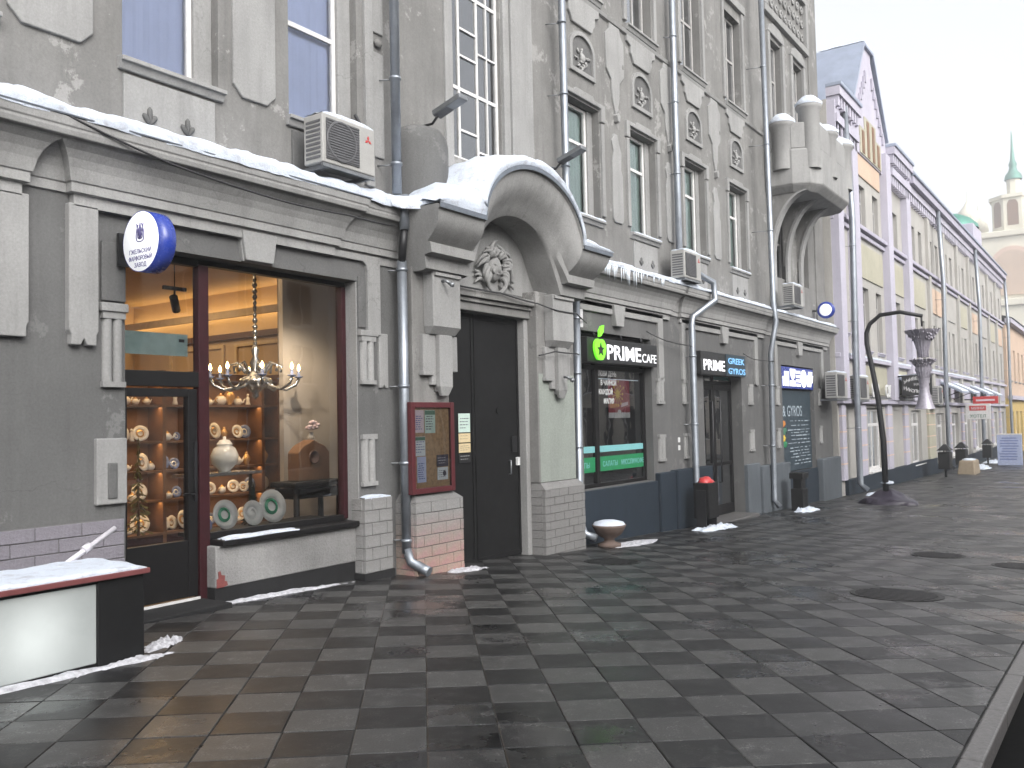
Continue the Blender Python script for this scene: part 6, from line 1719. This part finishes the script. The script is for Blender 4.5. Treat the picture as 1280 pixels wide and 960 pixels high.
# corbel tables: small teeth below the parapets
def corbel(x0, x1, z, d=0.22, step=0.34):
    q = MB(); x = x0
    while x < x1-0.1: q.box(x, x+step*0.5, BY-d, BY+0.01, z, z+0.34); x += step
    q.box(x0-0.05, x1+0.05, BY-d-0.06, BY+0.01, z+0.341, z+0.62)
    q.build('corbel_table', 'lilac_pale', LB)
corbel(28.4, 31.1, 10.45, 0.26); corbel(28.4, 31.1, 11.3, 0.36); corbel(36.3, 39.8, 10.5, 0.26); corbel(36.3, 39.8, 11.3, 0.36); corbel(39.95, 73.8, 10.6, 0.18, 0.5)
lrect('parapet', 28.34, 31.05, 11.93, 12.05, 0.48, 'roof_metal'); lrect('parapet', 36.25, 39.85, 11.93, 12.05, 0.48, 'roof_metal')
lrect('eaves', 39.86, BX1, 11.25, 11.56, 0.42, 'lilac_plaster'); lrect('eaves_edge', 39.86, BX1, 11.57, 11.66, 0.50, 'roof_metal')
# pointed gable with stepped lancets and a metal roof behind
gx0, gx1, gm, gz = 31.06, 36.24, 33.65, 14.75
MB().xz([(gx0, 10.7), (gx1, 10.7), (gx1, 12.1), (gm+0.55, 14.55), (gm+0.55, 14.9), (gm-0.55, 14.9), (gm-0.55, 14.55), (gx0, 12.1)], BY-0.10, BY+0.5).build('gable', 'lilac_pale', LB, 0.02)
MB().xz([(gx0+1.0, 10.75), (gx1-1.0, 10.75), (gx1-1.0, 11.7), (gm+0.85, 11.7), (gm+0.85, 12.2), (gm-0.85, 12.2), (gm-0.85, 11.7), (gx0+1.0, 11.7)], BY-0.13, BY-0.09).build('gable_field', 'yellow_plaster', LB)
for x, zt in ((gm-1.15, 11.6), (gm-0.4, 12.1), (gm+0.4, 12.1), (gm+1.15, 11.6)):
    MB().box(x-0.16, x+0.16, BY-0.15, BY-0.10, 10.8, zt).build('lancet', 'room_wood', LB)
for s in (-1, 1):
    for i in range(7):
        x = gm+s*(0.5+i*0.24); zt = 13.95-i*0.28
        MB().box(x-0.07, x+0.07, BY-0.16, BY-0.09, zt-0.42, zt).build('gable_tooth', 'lilac_plaster', LB)
rf = MB(); yb = 10.6
rf.quad((gm-0.7, BY-0.2, 14.95), (gx0-0.15, BY-0.2, 12.15), (gx0-0.15, yb, 12.15), (gm-0.7, yb, 14.95))
rf.quad((gm+0.7, BY-0.2, 14.95), (gm+0.7, yb, 14.95), (gx1+0.15, yb, 12.15), (gx1+0.15, BY-0.2, 12.15))
rf.quad((gm-0.7, BY-0.2, 14.95), (gm-0.7, yb, 14.95), (gm+0.7, yb, 14.95), (gm+0.7, BY-0.2, 14.95))
ro = rf.build('gable_roof', 'roof_metal', LB); so = ro.modifiers.new('thick', 'SOLIDIFY'); so.thickness = 0.12
ms = MB()
ms.quad((39.9, BY-0.4, 11.67), (BX1, BY-0.4, 11.67), (BX1, 14.5, 14.0), (39.9, 14.5, 14.0))
mo = ms.build('main_roof', 'roof_metal', LB); so = mo.modifiers.new('thick', 'SOLIDIFY'); so.thickness = 0.1
snow_shelf('snow_ledge', [(gm-0.68, BY-0.18, 14.96), (gm+0.68, BY-0.18, 14.96)], 1.6, 0.12, 'snow on the flat ridge of the pointed gable', 0.0, 0.03, 51)
# crown piece with a low dome farther along
MB().box(58.9, 62.4, BY-0.25, BY+1.5, 11.66, 12.9).build('attic', 'lilac_pale', LB, 0.03)
MB().lathe([(1.55, 12.9), (1.5, 13.15), (1.1, 13.55), (0.5, 13.85), (0, 13.95)], (60.6, BY+1.2, 0), 24).build('dome', 'roof_green', LB)
MB().box(62.6, 63.6, BY+0.4, BY+1.6, 11.7, 13.6).build('chimney', 'church_rose', LB, 0.03)
# drainpipes
for x, lab in ((29.32, 'drainpipe at the near corner of lilac building'), (46.2, 'drainpipe after the first yellow bay of lilac building'), (58.6, 'drainpipe below the low dome of lilac building'), (73.8, 'drainpipe at the far end of lilac building')):
    drainpipe(lab, [[(x, BY-0.30, 11.5), (x, BY-0.42, 7.9), (x, BY-0.36, 3.2), (x, BY-0.36, g(x)+0.35), (x+0.1, BY-0.55, g(x)+0.15)]], 0.10, 'zinc', [(x, BY-0.4, 7.0), (x, BY-0.37, 4.6), (x, BY-0.36, 1.2)], BY)
# shop lettering and hanging signs
lt = thing('shop_letters', 'white upright letters over first window of lilac building', 'sign', (33, BY, 2.2))
text('ШЦ', 0.62, 'letters', 'letter_plain', lt, (31.95, BY-0.23, 2.22), 0.02, bold=0.01); text('СУ', 0.62, 'letters', 'letter_plain', lt, (34.0, BY-0.23, 2.22), 0.02, bold=0.01)
MB().box(31.9, 35.1, BY-0.21, BY-0.17, 2.16, 2.22).build('rail', 'zinc_dark', lt)
lt = thing('shop_letters', 'white letters over second window of lilac building', 'sign', (41, BY, 2.2))
text('И ПТОМИК', 0.50, 'letters', 'letter_plain', lt, (37.6, BY-0.23, 2.22), 0.02, bold=0.01, sx=1.5)
MB().box(37.5, 42.4, BY-0.21, BY-0.17, 2.16, 2.22).build('rail', 'zinc_dark', lt)
bs = thing('hanging_sign', 'black hanging sign with arched white lettering on iron bracket', 'sign', (36.0, 7.2, 2.4))
MB().box(35.94, 36.06, 5.98, 7.02, 2.30, 3.06).build('board', 'sign_black', bs, 0.01)
for s, zc, sg in (('УНИВЕРСАМ', 2.70, 1), ('НИКОЛЬСКАЯ', 2.70, -1)):
    for i, ch_ in enumerate(s):
        u = (i-(len(s)-1)/2)/((len(s)-1)/2)
        text(ch_, 0.16, 'letter', 'letter_plain', bs, (35.935, 6.5-u*0.40, zc+sg*(0.24-0.13*u*u)-0.06), 0.002, '-x', 'CENTER', 0.003)
text('НА', 0.14, 'letter', 'letter_plain', bs, (35.935, 6.5, 2.66), 0.002, '-x', 'CENTER')
br = MB(); br.tube([(36, 7.42, 3.0), (36, 6.2, 3.12)], 0.03, 6); br.tube([(36, 7.42, 2.2), (36, 6.4, 2.25)], 0.025, 6); br.tube([(36, 7.30, 2.2), (36, 7.30, 3.1)], 0.02, 6)
br.build('bracket', 'iron_black', bs)
snow_shelf('snow_ledge', [(35.94, 6.0, 3.06), (36.06, 6.0, 3.06)], 1.0, 0.03, 'snow along the top of black hanging sign', 0.0, 0.0, 61)
rs2 = thing('hanging_sign', 'white hanging sign with red band on lilac building', 'sign', (51.5, 7.2, 1.3))
MB().box(51.45, 51.6, 5.85, 7.0, 1.25, 2.05).build('board', 'frame_white', rs2, 0.01)
MB().box(51.44, 51.452, 6.05, 6.82, 1.70, 1.95).build('band', 'bag_red', rs2); text('МИНИ', 0.2, 'letter', 'letter_plain', rs2, (51.435, 6.43, 1.75), 0.002, '-x', 'CENTER')
text('ХОТЕЛ', 0.22, 'letter', 'print_green', rs2, (51.44, 6.43, 1.34), 0.002, '-x', 'CENTER')
MB().tube([(51.52, 7.42, 1.9), (51.52, 6.9, 1.9)], 0.03, 6).build('bracket', 'iron_black', rs2)
rs3 = thing('hanging_sign', 'small red sign above the white and red one', 'sign', (53.5, 7.2, 2.1))
MB().box(53.45, 53.6, 5.7, 6.9, 2.05, 2.45).build('board', 'bag_red', rs3, 0.01); MB().box(53.44, 53.452, 5.85, 6.75, 2.20, 2.30).build('band', 'paper_pink', rs3)
MB().tube([(53.52, 7.42, 2.3), (53.52, 6.85, 2.3)], 0.03, 6).build('bracket', 'iron_black', rs3)
# small canopies with snow over the doors
for i, x in enumerate((36.7, 46.8, 50.6, 56.5, 61)):
    t = thing('door_canopy', ['sloping canopy with snow beside the black sign', 'snowy canopy past the yellow bay of lilac building', 'snowy canopy behind the white and red sign', 'snowy canopy beside the dome pipe', 'snowy canopy past the dome of lilac building'][i], 'canopy', (x, BY, 2.6))
    MB().yz([(BY-0.95, 2.55), (BY-0.95, 2.62), (BY+0.01, 3.12), (BY+0.01, 3.05)], x-0.2, x+2.0).build('roof', 'roof_metal', t)
    MB().tube([(x+0.1, BY, 2.3), (x+0.1, BY-0.8, 2.62)], 0.02, 6).build('strut', 'iron_black', t)
    sc2 = MB().yz([(BY-0.97, 2.63), (BY-0.93, 2.70), (BY-0.5, 2.93), (BY, 3.18), (BY, 3.125)], x-0.18, x+1.98); sc2.build('snow_cover', 'snow', t)
# bins, block and board farther along
for x, y_, lab in ((41.2, 6.45, 'black peaked bin farther along by second window of lilac building'), (46.0, 6.5, 'black peaked bin next to the sandstone block'), (56.0, 6.6, 'farthest black peaked bin before the blue board')):
    z = g(x); t = thing('litter_bin', lab, 'litter bin', (x, y_, z), 'litter bins along the facades')
    MB().box(x-0.4, x+0.4, y_-0.22, y_+0.22, z+0.35, z+1.05).build('box', 'pot_black', t, 0.02)
    MB().tube([(x, y_, z), (x, y_, z+0.4)], 0.05, 8).build('leg', 'iron_black', t)
    MB().xy([(x-0.45, y_-0.26), (x+0.45, y_-0.26), (x+0.45, y_+0.26), (x-0.45, y_+0.26)], z+1.12, z+1.38, [(x-0.05, y_-0.05), (x+0.05, y_-0.05), (x+0.05, y_+0.05), (x-0.05, y_+0.05)]).build('peaked_lid', 'pot_black', t)
    for s in (-0.35, 0.35): MB().tube([(x+s, y_, z+1.0), (x+s, y_, z+1.15)], 0.02, 6).build('lid_post', 'iron_black', t)
z = g(45.0); t = thing('stone_block', 'rough sandstone block on the pavement near peaked bins', 'block', (44.6, 6.0, z))
MB().xy([(43.6, 5.65), (45.3, 5.65), (45.4, 6.4), (43.7, 6.4)], z-0.02, z+0.62, [(43.75, 5.72), (45.2, 5.7), (45.25, 6.3), (43.8, 6.3)]).build('block', 'sandstone_block', t, 0.05)
MB().sphere((44.5, 6.0, z+0.62), 0.3, (1.6, 0.9, 0.25), 12, 8, 0.4).build('snow_pad', 'snow', t)
for i, (x, y_, w) in enumerate(((52.0, 6.6, 3.5), (58.5, 6.6, 4.5), (50.0, 6.2, 2.6))):
    snow_patch(x, y_, w, 0.9, 0.14, ('snow bank below the white and red sign', 'snow bank at the foot of the dome pipe', 'low snow bank past the sandstone block')[i], 'snow', 20+i)
X = 54.0; z = g(X)
ab = thing('pavement_board', 'pale blue pavement board with lines of text', 'board', (X, 5.3, z))
MB().yz([(4.75, z), (5.9, z), (5.9, z+1.65), (4.75, z+1.65)], X-0.05, X+0.05).build('panel', 'aboard_blue', ab, 0.02).rotation_euler = (0, 0, 0)
b = MB(); rnd = random.Random(15)
for i in range(9): b.box(X-0.058, X-0.049, 4.85+rnd.uniform(0, .15), 5.8-rnd.uniform(0, .15), z+0.3+i*0.14, z+0.36+i*0.14)
b.build('print_lines', 'aboard_line', ab)
MB().yz([(4.75, z), (5.9, z), (5.9, z+1.6), (4.75, z+1.6)], X+0.30, X+0.36).build('back_panel', 'aboard_blue', ab)
MB().box(X-0.06, X+0.37, 4.75, 5.9, z+1.62, z+1.68).build('top_edge', 'frame_white', ab)

# ================================================================== ochre building past the lilac one
OB = thing('ochre_building', 'low ochre and peach building past the lilac building', 'building', (86, 7.5, -1.7))
wall('wall', 'ochre_plaster', 75.0, 100.0, -3.0, 2.6, 7.3, [(76.5+i*3.2, 78.3+i*3.2, -1.2, 1.6) for i in range(7)], 0.2, OB)
wall('upper_wall', 'peach_plaster', 75.0, 100.0, 2.6, 8.2, 7.32, [(76.6+i*3.2, 77.9+i*3.2, 4.0, 6.4) for i in range(7)], 0.2, OB)
for i in range(7):
    window(OB, 76.6+i*3.2, 77.9+i*3.2, 4.0, 6.4, 7.45, bars_v=(77.25+i*3.2,), fr=0.08, gl='glass_dark', sill=(76.5+i*3.2, 78.0+i*3.2, 7.2, 3.95))
    window(OB, 76.5+i*3.2, 78.3+i*3.2, -1.2, 1.6, 7.45, bars_v=(77.4+i*3.2,), fr=0.1, gl='glass_dark')
MB().box(74.95, 100.0, 7.0, 7.32, 2.5, 2.8).build('string_course', 'lilac_pale', OB); MB().box(74.95, 100.0, 6.9, 7.33, 8.2, 8.55).build('eaves', 'lilac_pale', OB)
MB().add([(74.95, 6.8, 8.56), (100, 6.8, 8.56), (100, 13, 10.6), (74.95, 13, 10.6)], [(0, 1, 2, 3)]).build('roof', 'roof_metal', OB)
MB().box(75.02, 99.9, 7.9, 7.95, -2.9, 8.1).build('inner_wall', 'room_dark', OB)

# ================================================================== church with a green spire
CH = thing('church', 'tall cream church tower with arches, cupolas and slim green spire', 'church', (125, 12.4, -2.2))
cx, cy = 125.0, 10.6
def octo(r, c=(cx, cy), a0=math.pi/8): return [(c[0]+r*math.cos(a0+i*math.pi/4), c[1]+r*math.sin(a0+i*math.pi/4)) for i in range(8)]
MB().box(cx-6.5, cx+6.5, cy-6.5, cy+6.5, -3, 14).build('base_tier', 'church_cream', CH, 0.1)
MB().box(cx-6.9, cx+6.9, cy-6.9, cy+6.9, 14, 14.8).build('cornice', 'church_cream', CH, 0.1)
MB().box(cx-5.2, cx+5.2, cy-5.2, cy+5.2, 14.8, 22.4).build('middle_tier', 'church_cream', CH, 0.1)
MB().box(cx-5.6, cx+5.6, cy-5.6, cy+5.6, 22.4, 23.1).build('cornice', 'church_cream', CH, 0.1)
MB().xy(octo(2.6), 23.1, 27.6).build('belfry', 'church_cream', CH)
MB().xy(octo(2.9), 27.6, 28.0).build('cornice', 'church_cream', CH)
MB().xy(octo(0.8), 28.0, 30.2).build('lantern', 'church_cream', CH)
MB().lathe([(1.0, 30.2), (0.9, 30.8), (0.5, 31.3), (0.38, 31.8), (0.5, 32.1), (0.28, 32.6), (0.15, 34.0), (0.05, 36.2), (0, 36.4)], (cx, cy, 0), 16).build('spire', 'roof_green', CH)
for face in range(2):     # arches on the two faces seen from the street
    for (u, z0, r, h) in ((0, 15.4, 1.9, 3.4), (0, 3.0, 2.2, 5.0), (-4.0, 3.0, 1.0, 4.0), (4.0, 3.0, 1.0, 4.0), (-3.6, 16, 0.6, 2.6), (3.6, 16, 0.6, 2.6)):
        half = 6.5 if z0 < 14 else 5.2
        pol = [(u-r, z0), (u+r, z0)]+[(u+r*math.cos(t), z0+h+r*math.sin(t)) for t in [math.pi*i/12 for i in range(13)]]
        big = [(u-r-0.5, z0), (u+r+0.5, z0)]+[(u+(r+0.5)*math.cos(t), z0+h+(r+0.5)*math.sin(t)) for t in [math.pi*i/12 for i in range(13)]]
        if face == 0:
            a = MB().yz([(cy+q, z) for q, z in big], cx-half-0.3, cx-half+0.1).build('arch_surround', 'church_rose', CH); MB().yz([(cy+q, z) for q, z in pol], cx-half-0.34, cx-half-0.29).build('arch_opening', 'peach_plaster', a)
        else:
            a = MB().xz([(cx+q, z) for q, z in big], cy-half-0.3, cy-half+0.1).build('arch_surround', 'church_rose', CH); MB().xz([(cx+q, z) for q, z in pol], cy-half-0.34, cy-half-0.29).build('arch_opening', 'peach_plaster', a)
for dx, dy in ((-4.6, -4.6), (4.6, -4.6), (-4.6, 4.6), (4.6, 4.6)):
    d = MB().lathe([(0.9, 23.1), (0.9, 24.6), (1.25, 25.2), (1.1, 26.0), (0.5, 26.7), (0.08, 27.5), (0.05, 28.6)], (cx+dx, cy+dy, 0), 14); d.build('cupola', 'church_cream', CH)
for k in range(8):
    a = math.pi/4*k; r = 2.6*math.cos(math.pi/8)+0.02
    px_, py_ = cx+r*math.cos(a), cy+r*math.sin(a); tx, ty = -math.sin(a), math.cos(a)
    MB().add([(px_+tx*w, py_+ty*w, z) for w, z in ((-0.6, 24.2), (0.6, 24.2), (0.6, 26.8), (0.35, 27.3), (-0.35, 27.3), (-0.6, 26.8))], [tuple(range(6))]).build('bell_opening', 'room_wood', CH)


for o_ in children(CH):
    pass
CH.location = (CH.location.x*2, CH.location.y*2, CH.location.z*2-1.63); CH.scale = (2, 2, 2)
# ================================================================== the other side of the street
for i, (x0, x1, h, lab) in enumerate(((-14, 12.5, 8.6, 'two storey cream building facing the porcelain shop across the street'), (13.0, 42, 9.2, 'longer two storey cream building across the street from the cafe'), (42.5, 90, 8.4, 'far cream building across the street'))):
    ob = thing('opposite_building', lab, 'building', ((x0+x1)/2, -13, 0))
    hs_ = []; x = x0+1.2
    while x < x1-2:
        for z0, z1 in ((-0.1, 2.4), (3.4, 5.0), (5.9, 7.6)): hs_.append((x, x+1.3, z0, z1))
        x += 2.7
    b = MB(); yf = -13.0
    xs = sorted({x0, x1, *[q[0] for q in hs_], *[q[1] for q in hs_]}); zs = sorted({-2.5, h, *[q[2] for q in hs_], *[q[3] for q in hs_]})
    for a, c in zip(xs, xs[1:]):
        for e, f in zip(zs, zs[1:]):
            if any(q[0] < (a+c)/2 < q[1] and q[2] < (e+f)/2 < q[3] for q in hs_): continue
            b.quad((a, yf, e), (c, yf, e), (c, yf, f), (a, yf, f))
    b.box(x0, x1, -20, -13.6, -2.5, h)
    b.build('wall', 'opposite_plaster', ob)
    q_ = MB()
    for q in hs_:
        q_.box(q[0]-0.08, q[1]+0.08, yf-0.02, yf+0.06, q[2]-0.1, q[2])
        q_.box((q[0]+q[1])/2-0.03, (q[0]+q[1])/2+0.03, yf-0.2, yf-0.15, q[2], q[3])
    q_.build('window_trim', 'frame_white', ob)
    MB().box(x0, x1, -13.3, -12.6, h, h+0.35).build('eaves', 'lilac_pale', ob)
    MB().box(x0, x1, yf-0.58, yf-0.25, -2.4, h-0.1).build('window_backing', 'room_dark', ob)
structure(strip('far_pavement', 'tile_light_far', -13.0, -8.6, 0.0, -14, 120, 2.0))

# ================================================================== added haze volume, fades the far street as overexposure would
hz = MB().box(-60, 300, -60, 60, -9.6, 82).build('haze', 'glass')
hm = bpy.data.materials.new('haze'); hm.use_nodes = True
hn_, hl_ = hm.node_tree.nodes, hm.node_tree.links
hn_.clear()
ho_ = hn_.new('ShaderNodeOutputMaterial'); hv_ = hn_.new('ShaderNodeVolumePrincipled')
hv_.inputs['Color'].default_value = (0.97, 0.98, 1.0, 1)
hv_.inputs['Density'].default_value = 0.0022
hv_.inputs['Anisotropy'].default_value = 0.25
hl_.new(hv_.outputs[0], ho_.inputs['Volume'])
hz.data.materials.clear(); hz.data.materials.append(hm)
hz['kind'] = 'stuff'; tag(hz, 'added pale haze that fades the far street', 'haze')
